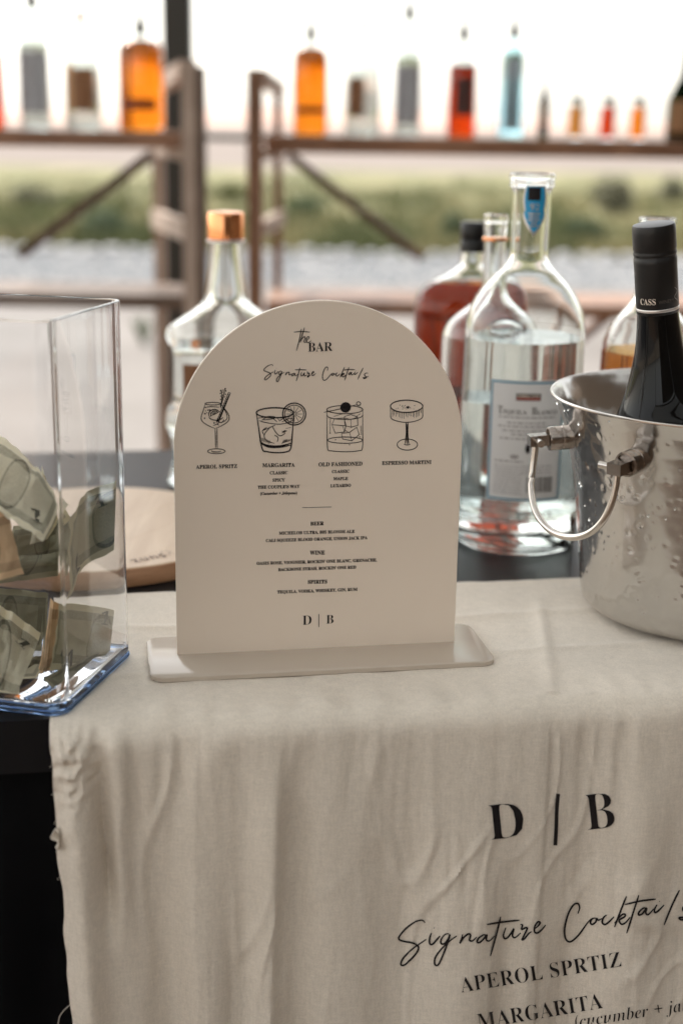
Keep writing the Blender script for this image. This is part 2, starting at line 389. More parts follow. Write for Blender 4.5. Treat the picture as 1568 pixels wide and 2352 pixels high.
# ------------------------------------------------------------------ pavilion the bar stands under
pv = thing('pavilion', 'open pavilion with a dark square post behind the shelf units', 'pavilion', (0, 1.4, 0.05))
M['steel_beam'] = M['post']
MB().box(-4.2, 4.2, -6.0, 4.1, 3.7, 3.703).build('added_light_canopy', M['added_light_canopy'], pv, smooth=False)  # unseen canvas, added to let soft light through from above
for y in (-5.6, -3.6, -1.3, .5, 2.3, 3.95):
    MB().box(-4.2, 4.2, y, y + .1, 3.54, 3.7).build('rafter', M['roof'], pv, smooth=False)
pc = on_y(416, 600, 4.0)
for (x, y) in ((pc.x, 4.0), (-4.0, -5.6), (4.0, -5.6), (4.0, 4.0), (-4.0, 4.0)):
    MB().box(x-.038, x+.038, y-.038, y+.038, .05, 3.54).build('post', M['post'], pv, smooth=False)
MB().box(4.05, 4.1, -5.6, 3.9, .05, 3.54).build('unseen_side_blocker', M['roof'], pv, smooth=False)  # unseen, added to block light from the right
MB().box(-1.2, 4.04, -5.95, -5.9, .06, 3.54).build('unseen_rear_blocker', M['roof'], pv, smooth=False)  # unseen, added behind the camera to cut frontal light and raise contrast
a, b_ = on_y(380, 313, 4.05), on_y(650, 320, 4.05)
tag(MB().beam(a, b_, .02, .016).build('rail', M['post'], pv, smooth=False))

# ------------------------------------------------------------------ shelf units behind the bar
ZB = 1.334
def xw(px, Y, py=400): return on_y(px, py, Y).x
def post_px(mb, xl, xr, Y, top, py=400, depth=.04, lean=0):
    x0, x1 = xw(xl, Y, py), xw(xr, Y, py)
    z1 = on_y((xl+xr)/2, top, Y).z
    mb.box(x0, x1, Y, Y + depth, 0.05, z1); return x0, x1, z1
# left unit
t = thing('shelf_unit', 'left wooden shelf unit holding four bottles, its slanted end frame beside the dark post', 'shelf unit', (xw(440, 3.1), 3.15, .05))
xa, xb, z1 = -1.0, xw(470, 3.1, 400), 0
# end frame: front post, its lit and shaded faces painted as separate strips
x0, x1 = xw(419, 3.1), xw(451, 3.1)
zt = on_y(448, 138, 3.1).z
MB().box(x0, x1, 3.10, 3.145, .05, zt).build('post', M['shelf_light'], t, smooth=False)
tag(MB().box(x1 + .001, xw(470, 3.1), 3.105, 3.15, .05, zt - .012).build('post', M['shelf_dark'], t, smooth=False), 'shaded right face of the front post, painted dark as its own strip')
x2, x3 = xw(350, 3.55), xw(374, 3.55)
MB().box(x2, x3, 3.55, 3.59, .05, on_y(360, 205, 3.55).z).build('post', M['shelf_light'], t, smooth=False)
MB().beam((x0+.012, 3.10, zt - .018), (x2 + .022, 3.57, on_y(378, 196, 3.55).z), .032, .036).build('top_bar', M['shelf_light'], t, smooth=False)
for y0, y1 in ((342, 366), (500, 543)):
    zz0, zz1 = on_y(400, y1, 3.3).z, on_y(400, y0, 3.3).z
    MB().beam(((x0+.01), 3.146, (zz0+zz1)/2), (x2+.005, 3.55, (zz0+zz1)/2 + .004), .022, zz1-zz0).build('rung', M['shelf_light'], t, smooth=False)
MB().box(-1.25, x0 - .002, 3.10, 3.36, ZB - .034, ZB).build('board', M['shelf'], t, smooth=False)
zl = on_y(200, 668, 3.2).z
MB().box(-1.25, x0 - .002, 3.12, 3.38, zl - .028, zl).build('board', M['shelf_dark'], t, smooth=False)
p, q = on_y(352, 352, 3.4), on_y(48, 585, 3.4)
MB().beam(p, q, .022, .036, Vector((0, 1, 0))).build('brace', M['shelf_dark'], t, smooth=False)
MB().box(-1.25, -1.21, 3.1, 3.14, .05, 1.49).build('post', M['shelf'], t, smooth=False)
MB().box(-1.25, -1.21, 3.34, 3.38, .05, 1.45).build('post', M['shelf'], t, smooth=False)
# right unit
ZR = 1.330
t = thing('shelf_unit', 'right wooden shelf unit holding the longer row of bottles and small glasses', 'shelf unit', (xw(590, 3.3), 3.4, .05))
x0, x1 = xw(567, 3.2), xw(602, 3.2); zt = on_y(585, 158, 3.2).z
MB().box(x0, x1, 3.20, 3.245, .05, zt).build('post', M['shelf'], t, smooth=False)
x2, x3 = xw(627, 3.62), xw(646, 3.62)
MB().box(x2, x3, 3.62, 3.66, .05, on_y(640, 205, 3.62).z).build('post', M['shelf'], t, smooth=False)
MB().beam((x1 - .008, 3.215, zt - .015), (x3 - .005, 3.64, on_y(645, 205, 3.62).z), .026, .03).build('top_bar', M['shelf_light'], t, smooth=False)
for y0, y1 in ((340, 364), (500, 535)):
    zz0, zz1 = on_y(625, y1, 3.4).z, on_y(625, y0, 3.4).z
    MB().beam((x1 - .01, 3.246, (zz0+zz1)/2), (x3, 3.62, (zz0+zz1)/2 + .004), .022, zz1-zz0).build('rung', M['shelf_light'], t, smooth=False)
MB().box(x1 + .002, 1.35, 3.29, 3.55, ZR - .038, ZR).build('board', M['shelf'], t, smooth=False)
zl = on_y(1400, 700, 3.35).z
MB().box(x1 + .002, 1.35, 3.31, 3.57, zl - .028, zl).build('board', M['shelf'], t, smooth=False)
p, q = on_y(662, 355, 3.6), on_y(968, 592, 3.6)
MB().beam(p, q, .022, .036, Vector((0, 1, 0))).build('brace', M['shelf_dark'], t, smooth=False)
p, q = on_y(1435, 695, 3.55), on_y(1250, 835, 3.55)
MB().beam(p, q, .022, .036, Vector((0, 1, 0))).build('brace', M['shelf'], t, smooth=False)
k_ = on_y(626, 320, 3.55)
MB().lathe([(.003, 0), (.016, .002), (.016, .022), (.003, .024)], 14, M=Matrix.Translation(k_) @ Matrix.Rotation(pi/2, 4, 'X')).build('knob', M['bottle_spout'], t)
MB().box(1.31, 1.35, 3.25, 3.288, .05, 1.47).build('post', M['shelf'], t, smooth=False)
MB().box(1.31, 1.35, 3.575, 3.615, .05, 1.43).build('post', M['shelf'], t, smooth=False)

# ------------------------------------------------------------------ bottles on the shelves
def patch(mb, c, r, a0, a1, z0, z1, n=14, sy=1.0):
    def fn(a, z): return (c[0] + r*sin(a), c[1] - r*cos(a)*sy, z)
    return mb.grid(fn, lin(a0, a1, n), [z0, z1])
def shelf_bottle(px, Y, zb, yb, prof, label, name='bottle', cat='bottle', gm='shelf_glass', liq=None, level=None, lab=None, spout=True, cap=None, group='bottles on the back shelves', sy=1.0, shape=2.0):
    s_ = Y*.965/F; x = on_y(px, yb, Y).x
    P = [(max(.0015, hw*s_), zb + (yb - y)*s_) for hw, y in prof]; P[0] = (P[0][0], zb + .0005)
    t = thing(name, label, cat, (x, Y, zb), group)
    wall = .0018 if cat == 'jar' else .0034
    mb = MB(); mb.lathe([(.001, P[0][1])] + P + [(.001, P[-1][1])], 28, (x, Y, 0), sy=sy, shape=shape)
    inner = [(max(.001, r - wall), z) for r, z in P]
    base = P[0][1] + .007
    inner = [(inner[0][0], base)] + [q for q in inner if q[1] > base + .001]; inner[-1] = (inner[-1][0], inner[-1][1] - .002)
    mb.lathe([(.0008, base)] + inner + [(.0008, inner[-1][1])], 28, (x, Y, 0), flip=True, sy=sy, shape=shape)
    mb.build('body', M[gm], t)
    if liq:
        zl = zb + (yb - level)*s_
        L = [(r + .0003, z) for r, z in inner if z < zl]; nx = [q for q in inner if q[1] >= zl]
        if nx:
            r0, z0 = L[-1]; r1, z1 = nx[0]; rr = r0 + (r1 + .0003 - r0)*(zl - z0)/max(1e-6, z1 - z0)
            L.append((rr, zl))
        L[0] = (L[0][0], base - .0003)
        MB().lathe([(.0008, L[0][1])] + L + [(.0008, L[-1][1])], 28, (x, Y, 0), sy=sy, shape=shape).build('liquid', M[liq], t)
    if lab:
        for (m_, y0, y1, a0, a1, f_) in lab:
            z0, z1 = zb + (yb - y1)*s_, zb + (yb - y0)*s_
            rr = max(r for r, z in P)*f_ + .0008
            patch(MB(), (x, Y), rr, a0, a1, z0, z1, sy=1.0 if shape == 2 else sy*.96).build('paper_label', M[m_], t, smooth=True)
    zt = P[-1][1]
    if spout:
        m2 = MB(); m2.lathe([(.009, zt - .012), (.0135, zt), (.0135, zt + .009), (.009, zt + .011), (.007, zt + .024)], 14, (x, Y, 0))
        m2.tube([(x, Y, zt + .02), (x + .001, Y, zt + .034), (x + .008, Y - .002, zt + .048)], [.0065, .006, .005], 8)
        m2.build('pour_spout', M['bottle_spout'], t)
    if cap:
        mc, y0, y1, hw = cap
        z0, z1 = zb + (yb - y1)*s_, zb + (yb - y0)*s_
        MB().lathe([(hw*s_*.98, z0), (hw*s_, z0 + .001), (hw*s_, z1 - .002), (hw*s_*.9, z1)], 18, (x, Y, 0)).build('cap', M[mc], t)
    return t
YL, YR = 3.2, 3.4
def bourbon(k): return [(k*.94, 0), (k, -4), (k, -150), (k*.93, -176), (k*.6, -188), (k*.28, -192), (k*.22, -200), (k*.22, -222)]
def pr(prof, yb, sc=1.0): return [(hw, yb + y*sc) for hw, y in prof]
G1 = 'bottles on the back shelves'
shelf_bottle(-18, YL, ZB, 296, pr(bourbon(31), 296, .95), 'orange red liquor bottle cut off by the left edge, leftmost on the shelves', liq='red', level=130, lab=[('dark_label', 190, 245, -.8, .9, 1)])
shelf_bottle(84, YL, ZB, 297, [(31, 297), (34, 293), (34, 118), (30, 95), (14, 78), (12, 60), (11, 20)], 'tall clear bottle with grey label, second from the left on the left shelf', lab=[('grey_label', 127, 260, -1.3, 1.3, 1)], liq='water', level=110)
shelf_bottle(193, YL, ZB, 299, [(36, 299), (41, 293), (41, 160), (36, 135), (14, 118), (10, 105), (9, 68)], 'clear decanter bottle with brown label and copper stopper on the left shelf', lab=[('brown_label', 162, 256, -.35, .9, 1), ('tan_label', 152, 256, -.95, -.36, 1)], spout=False, cap=('board_edge', 36, 68, 9), liq='water', level=262)
shelf_bottle(327, YL - .02, ZB, 302, [(47, 302), (51, 297), (51, 135), (46, 112), (32, 103), (12, 101), (10, 92), (10, 78)], 'large square bottle full of glowing orange bourbon on the left shelf beside the post', liq='orange', level=105, lab=[('red_print', 231, 254, -.9, .75, 1)], shape=3.2, sy=.75)
shelf_bottle(712, YR, ZR, 311, [(36, 311), (40, 306), (40, 150), (36, 128), (26, 120), (11, 118), (9, 108), (9, 92)], 'square orange bourbon bottle standing first on the right shelf by the frame', liq='orange', level=123, lab=[('red_print', 247, 263, -.9, .9, 1)], shape=3.2, sy=.75)
shelf_bottle(831, YR, ZR, 313, [(36, 313), (41, 307), (41, 175), (36, 155), (14, 138), (9, 125), (8, 80)], 'clear decanter bottle with brown label and copper stopper on the right shelf', lab=[('brown_label', 184, 270, -.95, .1, 1)], spout=False, cap=('board_edge', 58, 80, 8), liq='water', level=276)
shelf_bottle(933, YR, ZR, 314, [(27, 314), (30, 310), (30, 148), (25, 125), (12, 112), (10, 95), (9, 48)], 'tall clear bottle with grey label and pourer in the middle of the right shelf', lab=[('grey_label', 158, 285, -1.3, 1.3, 1)], liq='water', level=140)
shelf_bottle(1057, YR, ZR, 316, [(31, 316), (33, 312), (33, 165), (30, 153), (12, 143), (9, 130), (9, 92)], 'bottle of red brown whiskey with a dark label on the right shelf', liq='red', level=157, lab=[('dark_label', 184, 268, -.6, .9, 1)])
shelf_bottle(1170, YR, ZR, 318, [(29, 318), (31, 314), (28, 140), (24, 125), (13, 112), (9, 105), (9, 88)], 'pale blue glass gin bottle with a grey label on the right shelf', gm='blueglass', lab=[('grey_label', 140, 300, -.75, .75, .9)], liq='water', level=130)
shelf_bottle(1245, YR, ZR, 319, [(11, 319), (12, 316), (12, 235), (7, 215), (4, 200), (4, 185)], 'tiny slender brown bitters bottle with a pointed neck on the right shelf', name='bitters_bottle', gm='green_glass', liq='red', level=240, lab=[('tan_label', 240, 285, -.9, .3, 1)], spout=False, cap=('bottle_spout', 178, 190, 5))
for px, lq, lb in ((1318, 'tan', 'small lidded mixer jar nearly colourless, nearest the bitters bottle'), (1391, 'red', 'small lidded jar of orange red mixer, middle one of the three jars'), (1460, 'orange', 'small lidded jar of orange mixer, rightmost of the three jars')):
    yb = 302 + .0145*px - .5
    shelf_bottle(px, YR, ZR, yb, [(16, yb), (17, yb-3), (17, yb-82), (15, yb-88), (13, yb-90)], lb, name='mixer_jar', cat='jar', liq=lq, level=yb-74, lab=[('bottle_spout', yb-86, yb-10, .45, 1.25, 1)], spout=False, cap=('bottle_spout', yb-97, yb-89, 15), group='small mixer jars on the right shelf')
shelf_bottle(1562, YR, ZR, 324, [(34, 324), (36, 318), (36, 235), (28, 215), (12, 180), (9, 150), (9, 105)], 'dark green wine bottle with tan label at the right end of the shelf', gm='green_glass', lab=[('tan_label', 236, 305, -1.1, .8, 1)], spout=False, cap=('bottle_spout', 90, 125, 10))

# ------------------------------------------------------------------ the bar table
YF, YBK = 0.893, 1.696
tb = thing('bar_table', 'long black folding table with the bar set out on it', 'table', T(.1, 1.3, 0.05))
MB().box(-1.0, 1.0, YF, YBK, TT - .038, TT, lambda v: T(v.x, v.y, v.z)).build('tabletop', M['black_top'], tb, smooth=False)
for x in (-.85, .85):
    for y in (YF + .09, YBK - .09):
        MB().tube([T(x, y, .05), T(x, y, TT - .038)], .014, 10).build('leg', M['stud'], tb)
def skirt(a, h):
    d = .012 + .010*(sin(a*31 + 1.3*sin(a*9)) + .5*sin(a*67 + 2))*sm(0, .25, h) + .002*noise.noise(Vector((a*30, h*6, 0)))
    return T(a, YF + .030 - max(d, .002), TT - .004 - h)
sk = MB().grid(skirt, lin(-1.0, 1.0, 260), lin(0, .915, 24)).build('table_skirt', M['skirt']); tag(sk, 'black fabric skirt hanging from the table front, left of the beige cloth', 'table skirt')

# ------------------------------------------------------------------ tablecloth
CL, CR = -.047, .66          # left and right edge in table coordinates
LT, RF = .255, .015          # flat length, fold radius
YC = .889
def s_of(px): return -.045 + (px - 122)*.000285
def ga(x, w): return exp(-(x/w)**2)
def fold(s, h):
    k = sm(.0, .10, h); d = 0
    d += .011*ga(s - s_of(168), .013)*(.4 + .6*k)
    d -= .010*ga(s - s_of(222) - .03*h, .006)*(1 - sm(.10, .17, h))*k**.5
    d += .005*ga(s - s_of(262), .009)*(1 - sm(.08, .2, h))
    d -= .011*ga(s - s_of(318) - .09*h, .012 + .02*h)*sm(.03, .22, h)
    d += .004*ga(s - s_of(470), .02)*k
    d -= .005*ga(s - s_of(560) + .02*h, .014)*sm(.08, .22, h)
    e = s - s_of(640) + .03*h
    d += .007*k*(exp(-(e/.016)**2) if e < 0 else exp(-(e/.0045)**2))
    d -= .006*ga(s - s_of(685), .012)*k
    d += .004*ga(s - s_of(820), .026)*k - .004*ga(s - s_of(960), .02)*sm(.05, .2, h)
    d += .004*ga(s - s_of(1110), .03)*k
    e = s - s_of(1292) - .0*h
    d += .0022*sm(0, .03, h)*(exp(-(e/.02)**2) if e < 0 else exp(-(e/.0025)**2))
    d -= .008*ga(s - s_of(1235) + .03*h, .010)*sm(.08, .24, h)
    d -= .009*ga(s - s_of(1440) + .06*h, .018)*sm(.05, .22, h)
    d += .007*ga(s - s_of(1545), .022)*k
    # fine hanging wrinkles
    w1 = noise.noise(Vector((s*62, h*9, 1.7))); w2 = noise.noise(Vector((s*150 + 3*h, h*16, 4)))
    near = sm(.0, .02, h)*(1 - .62*sm(.03, .12, h))
    wp = .9*noise.noise(Vector((s*9, h*7, 21)))
    w3 = noise.noise(Vector((s*34 + wp + 5*h, h*8 + wp, 12))); w4 = noise.noise(Vector((s*58 - 9*h + wp, h*15, 33)))
    patchy = sm(-.25, .35, noise.noise(Vector((s*11, h*8, 50))))
    d += near*(.0018*w1 + .0008*w2)*(.4 + patchy)
    d += (.0016*max(0, 1 - abs(w3)*6) - .0007*max(0, 1 - abs(w4)*4))*sm(.008, .03, h)*(.25 + .75*patchy)*(1 - .5*sm(.15, .3, h))
    d += .0035*noise.noise(Vector((s*15, h*5, 61)))*sm(.02, .12, h)
    d *= 1.3; d += .006*sm(.1, .3, h)*noise.noise(Vector((s*11, h*4, 77)))
    # scrunched corner
    c = ga(s - CL - .012, .018)*ga(h - .012, .035)
    d += .006*c*(noise.noise(Vector((s*210, h*160, 2))) + .4)
    return d
def cloth(s, q):
    """point on the cloth: s along the table, q down from its back edge"""
    edge = 0
    if q < LT:
        y = YC + LT - q
        z = .0016 + .0011*(noise.noise(Vector((s*14, q*16, 0))) + .5) + .0006*noise.noise(Vector((s*45, q*40, 5)))
        z += .0016*ga(q - .085 - .01*sin(s*9), .006) + .0014*ga(q - .185 + s*.05, .005)
        z += .0022*ga(s - .335 + (q-.1)*.25, .006)*sm(.03, .1, q)
        z += sm(LT-.06, LT, q)*(.0025*noise.noise(Vector((s*55, q*12, 3))) + .0025*noise.noise(Vector((s*19, 2, 3))))
        return T(s, y, TT + max(z, .0006))
    a = (q - LT)/RF
    if a < pi/2:
        z = RF*(cos(a) - 1); o = RF*sin(a); h = 0.0005 + RF*(1 - cos(a))
        wob = .0016 + .0011*(noise.noise(Vector((s*14, LT*16, 0))) + .5) + (.0025*noise.noise(Vector((s*55, LT*12, 3))) + .0025*noise.noise(Vector((s*19, 2, 3))))*(1-a/(pi/2))
        d = fold(s, h)*sin(a)
        return T(s, YC - o - .003*sin(a) - max(d, -.012*sin(a)), TT + max(.0006, wob)*cos(a) + z)
    h = RF + (q - LT - RF*pi/2)
    d = fold(s, h)
    fl = .05*h
    lx = s + (.035*h + .0012*noise.noise(Vector((h*60, 2, 2))))*ga(s - CL, .03)
    return T(lx, YC - RF - .003 - max(d, -.012) - fl*.3, TT - h)
QE = LT + RF*pi/2 + .36
ss = lin(CL, .60, 430); qs = lin(0, LT - .03, 70) + lin(LT - .028, LT + .10, 74) + lin(LT + .1025, QE, 90)
tc_ = MB().grid(lambda a, b: cloth(a + (.003*noise.noise(Vector((b*30, 0, 0))) if a < CL + .002 else 0), b), ss, qs, flip=True).build('tablecloth', M['cloth'])
tag(tc_, 'beige cotton cloth with printed menu draped over the front of the black table', 'tablecloth')
def front_sh(x, y):
    """sight line (1568 frame) -> (s, q) on the hanging front"""
    d = ray(x, y); n_ = Vector((-SX, CX, 0)); Y0 = YC - RF - .008
    p = EYE + d*((Y0 - EYE.dot(n_))/d.dot(n_)); s_, _, z_ = Tinv(p)
    return s_, (TT - z_) - RF + LT + RF*pi/2
def cloth_out(s, q):
    p = cloth(s, q); a = cloth(s + .001, q) - p; b = cloth(s, q + .001) - p
    n_ = a.cross(b).normalized()
    if n_.y > 0: n_ = -n_
    return p + n_*.0007
# threads and fray at the left edge
th = MB(); rn = random.Random(3)
def edge_pt(h, dx=0, out=.004): 
    q = LT + RF*pi/2 + h - RF; p = cloth(CL, q); return p + (T(dx, 0, 0) - T(0, 0, 0)) + (T(0, -out, 0) - T(0, 0, 0))
th.tube(smooth([edge_pt(.195, .001), edge_pt(.205, -.008), edge_pt(.225, -.0095), edge_pt(.238, -.004), edge_pt(.243, .002)], 5), .00022, 5)
for k in range(5):
    h0 = .02 + .02*k; l = rn.uniform(.001, .0022)
    th.tube(smooth([edge_pt(h0, .001), edge_pt(h0 + l*.4, -l*rn.uniform(.3, 1)), edge_pt(h0 + l*rn.uniform(.6, 1.8), -l*rn.uniform(.1, .8))], 4), .00011, 4)
tag(th.build('loose_threads', M['cloth'], tc_), kind='stuff')
fr = MB()
fr.grid(lambda a, b: edge_pt(.064 + .014*b + .004*a, .002 - .007*a*(1 - .5*b)*(.6 + .4*sin(b*9)), .003 + .003*sin(a*7 + b*5)), lin(0, 1, 8), lin(0, 1, 9))
fr.build('frayed_hem', M['cloth'], tc_)

# ------------------------------------------------------------------ lettering
def serif(s, base=0x1D400):
    o = ''
    for c in s:
        if 'A' <= c <= 'Z': o += chr(base + ord(c) - 65)
        elif 'a' <= c <= 'z': o += chr(base + 26 + ord(c) - 97)
        elif '0' <= c <= '9': o += chr(0x1D7CE + ord(c) - 48)
        else: o += c
    return o
def text2d(body, off=0.0, spacing=1.0):
    c = bpy.data.curves.new('t', 'FONT'); c.body = body; c.offset = off; c.space_character = spacing; c.resolution_u = 3
    o = bpy.data.objects.new('t', c); COL.objects.link(o)
    dg = bpy.context.evaluated_depsgraph_get(); dg.update()
    me = bpy.data.meshes.new_from_object(o.evaluated_get(dg))
    vs = [(v.co.x, v.co.y) for v in me.vertices]; fs = [tuple(p.vertices) for p in me.polygons]
    bpy.data.objects.remove(o); bpy.data.curves.remove(c); bpy.data.meshes.remove(me)
    return vs, fs
def place_text(mp, body, p0, p1, off=0.0, base=0x1D400, hscale=1.0, spacing=1.0, fit=True, ref=None):
    """mp: 2-D place -> 3-D, p0/p1 baseline ends; the text is scaled to span them"""
    vs, fs = text2d(serif(body, base) if base else body, off, spacing)
    x0 = min(v[0] for v in vs); x1 = max(v[0] for v in vs); d = Vector(p1) - Vector(p0); L = d.length
    e = d/L; n_ = Vector((-e.y, e.x)); k = L/(x1 - x0) if fit else ref
    out = [mp(*(Vector(p0) + e*((x - x0)*k) + n_*(y*k*hscale))) for x, y in vs]
    return MB().add(out, fs)
def ribbon(mb, mp, pts, w, closed=False, sm_=5, taper=True):
    P = smooth([Vector((p[0], p[1])) for p in pts], sm_, closed) if sm_ > 1 else [Vector((p[0], p[1])) for p in pts]
    n = len(P); L = []; 
    for i in range(n):
        d = (P[(i+1) % n] - P[i-1]) if closed else (P[min(i+1, n-1)] - P[max(i-1, 0)])
        if d.length < 1e-9: d = Vector((1, 0))
        d.normalize(); nn = Vector((-d.y, d.x)); t_ = 1.0
        if taper and not closed: t_ = .55 + .45*min(1, min(i, n-1-i)/max(1, n*.18))
        L.append((mp(*(P[i] + nn*w*t_/2)), mp(*(P[i] - nn*w*t_/2))))
    base = len(mb.v)
    for a, b in L: mb.v.append(Vector(a)); mb.v.append(Vector(b))
    for i in range(n if closed else n-1):
        j = (i+1) % n; mb.f.append((base+2*i, base+2*i+1, base+2*j+1, base+2*j))
def disc(mb, mp, c, r, n=14):
    mb.add([mp(c[0] + r*cos(2*pi*k/n), c[1] + r*sin(2*pi*k/n)) for k in range(n)], [tuple(range(n))])
def ell(c, rx, ry, a0=0, a1=360, n=24): return [(c[0] + rx*cos(radians(a0 + (a1-a0)*k/n)), c[1] + ry*sin(radians(a0 + (a1-a0)*k/n))) for k in range(n + (0 if a1-a0 == 360 else 1))]

SCRIPT = [  # "Signature Cocktails" as pen strokes
 [(383,790),(370,778),(340,785),(300,812),(268,848),(264,866),(290,876),(330,884),(352,900),(346,925),(316,960),(288,984),(272,980),(285,950),(328,908),(362,884),(388,866)],
 [(412,836),(404,862),(405,886),(418,888),(438,866),(452,850)], [(424,812),(426,815)],
 [(492,840),(474,844),(456,868),(458,886),(474,884),(490,862),(497,843),(488,878),(458,955),(442,984),(428,980),(430,950),(458,910),(496,874),(528,850)],
 [(556,842),(551,862),(543,884),(560,858),(582,841),(592,848),(587,868),(600,873),(620,855)],
 [(664,846),(650,846),(628,862),(622,878),(634,880),(652,864),(667,845),(664,866),(678,873),(702,850)],
 [(730,762),(712,838),(683,942)], [(666,798),(740,786),(816,778)],
 [(754,812),(743,845),(748,862),(764,856),(784,828),(790,818),(784,848),(796,858),(822,836)],
 [(820,798),(830,800),(826,820),(846,812),(851,818),(836,850),(828,868),(840,862),(858,840),(872,830)],
 [(886,818),(904,802),(911,788),(900,786),(886,808),(886,832),(900,836),(920,820),(936,800)],
 [(1084,748),(1092,722),(1085,702),(1064,708),(1040,750),(1024,815),(1028,862),(1050,877),(1086,848),(1124,796),(1145,772)],
 [(1166,768),(1150,772),(1142,788),(1150,798),(1166,786),(1170,770),(1178,778),(1196,770)],
 [(1216,754),(1202,766),(1196,788),(1208,798),(1226,786),(1250,762)],
 [(1307,668),(1282,730),(1252,810)], [(1252,792),(1282,756),(1300,750),(1298,762),(1274,778),(1284,796),(1302,790),(1324,764)],
 [(1364,662),(1336,750),(1308,838)], [(1300,706),(1370,690),(1442,681)],
 [(1396,722),(1382,724),(1364,742),(1364,754),(1380,748),(1400,722),(1396,744),(1408,752),(1432,726)],
 [(1448,706),(1436,728),(1438,742),(1452,736),(1480,708)], [(1458,690),(1460,693)],
 [(1550,640),(1514,715),(1480,800)],
 [(1612,700),(1588,702),(1566,722),(1574,742),(1590,752),(1580,770),(1558,776),(1550,766),(1580,762),(1620,735)]]
def cc(x, y): return ((1000 + x/1.568)/1.27551, (2200 + y/1.568)/1.27551)   # crop -> 1568 frame
def cmap(x, y):
    fx, fy = cc(x, y); s_, q_ = front_sh(fx, fy); d = ray(fx, fy); n_ = Vector((-SX, CX, 0))
    for _ in range(4):
        p = cloth_out(s_, q_); h_ = n_.dot(p); w_ = EYE + d*((h_ - EYE.dot(n_))/d.dot(n_)); a_, _b, z_ = Tinv(w_); ap, _b, zp = Tinv(p)
        s_ += a_ - ap; q_ -= z_ - zp
    return cloth_out(s_, q_)
LB = MB()
for st in SCRIPT: ribbon(LB, cmap, st, 8.5)
LB.build('lettering', M['ink'], tc_, smooth=False)
def flat_y(mb_fn): return mb_fn
def ctext(body, p0, p1, **k):   # crop coords have y down: flip through a local map
    f = lambda x, y: cmap(x, -y)
    return place_text(f, body, (p0[0], -p0[1]), (p1[0], -p1[1]), **k)
ctext('D', (683, 411), (842, 395), off=-.013, hscale=.98).build('lettering', M['ink'], tc_, smooth=False)
ctext('B', (1130, 366), (1257, 352), off=-.013, hscale=1.1).build('lettering', M['ink'], tc_, smooth=False)
mb = MB(); ribbon(mb, cmap, [(994, 197), (983, 315), (983, 434)][0:1] + [(988, 260), (985, 350), (981, 434)], 17, taper=False); mb.build('dividing_line', M['ink'], tc_, smooth=False)
ctext('APEROL SPRTIZ', (550, 1111), (1286, 990), off=-.012, hscale=1.1, spacing=1.04).build('lettering', M['ink'], tc_, smooth=False)
ctext('MARGARITA', (630, 1278), (1200, 1182), off=-.012, hscale=1.1, spacing=1.04).build('lettering', M['ink'], tc_, smooth=False)
ctext('(cucumber + jalapeno)', (1075, 1272), (1800, 1160), off=-.014, base=0x1D468).build('lettering', M['ink'], tc_, smooth=False)

# ------------------------------------------------------------------ arched menu sign
A_ = radians(10.2); EX = Vector((cos(A_), sin(A_), 0)); EN = Vector((sin(A_), -cos(A_), 0))
pL, pR = on_z(407, 1508, TT + .005), on_z(1043, 1478, TT + .005)
SO = (pL + pR)/2; SW = ((pR - pL).dot(EX))/2
BZ = TT + .0045
SHT = .2595
def sgn(x, y):
    d = ray(x, y); p = EYE + d*(((SO - EYE).dot(EN))/d.dot(EN)) - SO
    return p.dot(EX), p.z
def s3(u, v, off=.00025): return SO + EX*u + Vector((0, 0, v)) + EN*off
t = thing('menu_sign', 'off-white arched bar menu sign with drawings of four cocktails, standing on the cloth', 'sign', SO)
SO = Vector((SO.x, SO.y, TT + .0055))
out = [(-SW, 0.0), (SW, 0.0)]
yc = SHT - SW*1.0
for k in range(0, 65): a = pi*k/64; out.append((SW*cos(a), yc + SW*sin(a)))
def plate(outline, th_, bev, z0=0):
    mb = MB(); c = Vector((0, sum(v for _, v in outline)/len(outline)))
    def ins(d):
        r = []; n = len(outline)
        for i in range(n):
            p = Vector(outline[i]); a = Vector(outline[i-1]); b = Vector(outline[(i+1) % n]); 
            n1 = (p - a); n2 = (b - p)
            n1 = Vector((-n1.y, n1.x)).normalized() if n1.length > 1e-7 else None; n2 = Vector((-n2.y, n2.x)).normalized() if n2.length > 1e-7 else n1
            n1 = n1 or n2; m_ = (n1 + n2); m_ = m_.normalized()*(1/max(.5, m_.normalized().dot(n1)))
            r.append(p + m_*d)
        return r
    rings = [(ins(bev), 0.0), (ins(0), bev), (ins(0), th_ - bev), (ins(bev), th_)]
    n = len(outline)
    for pts, dep in rings:
        for p in pts: mb.v.append(s3(p.x, p.y + z0, -dep))
    for i in range(3):
        for k in range(n):
            k2 = (k+1) % n; mb.f.append((i*n+k, (i+1)*n+k, (i+1)*n+k2, i*n+k2))
    mb.f.append(tuple(range(n))); mb.f.append(tuple(range(3*n, 4*n))[::-1]); return mb
plate(out, .0032, .0005).build('arched_panel', M['sign'], t)
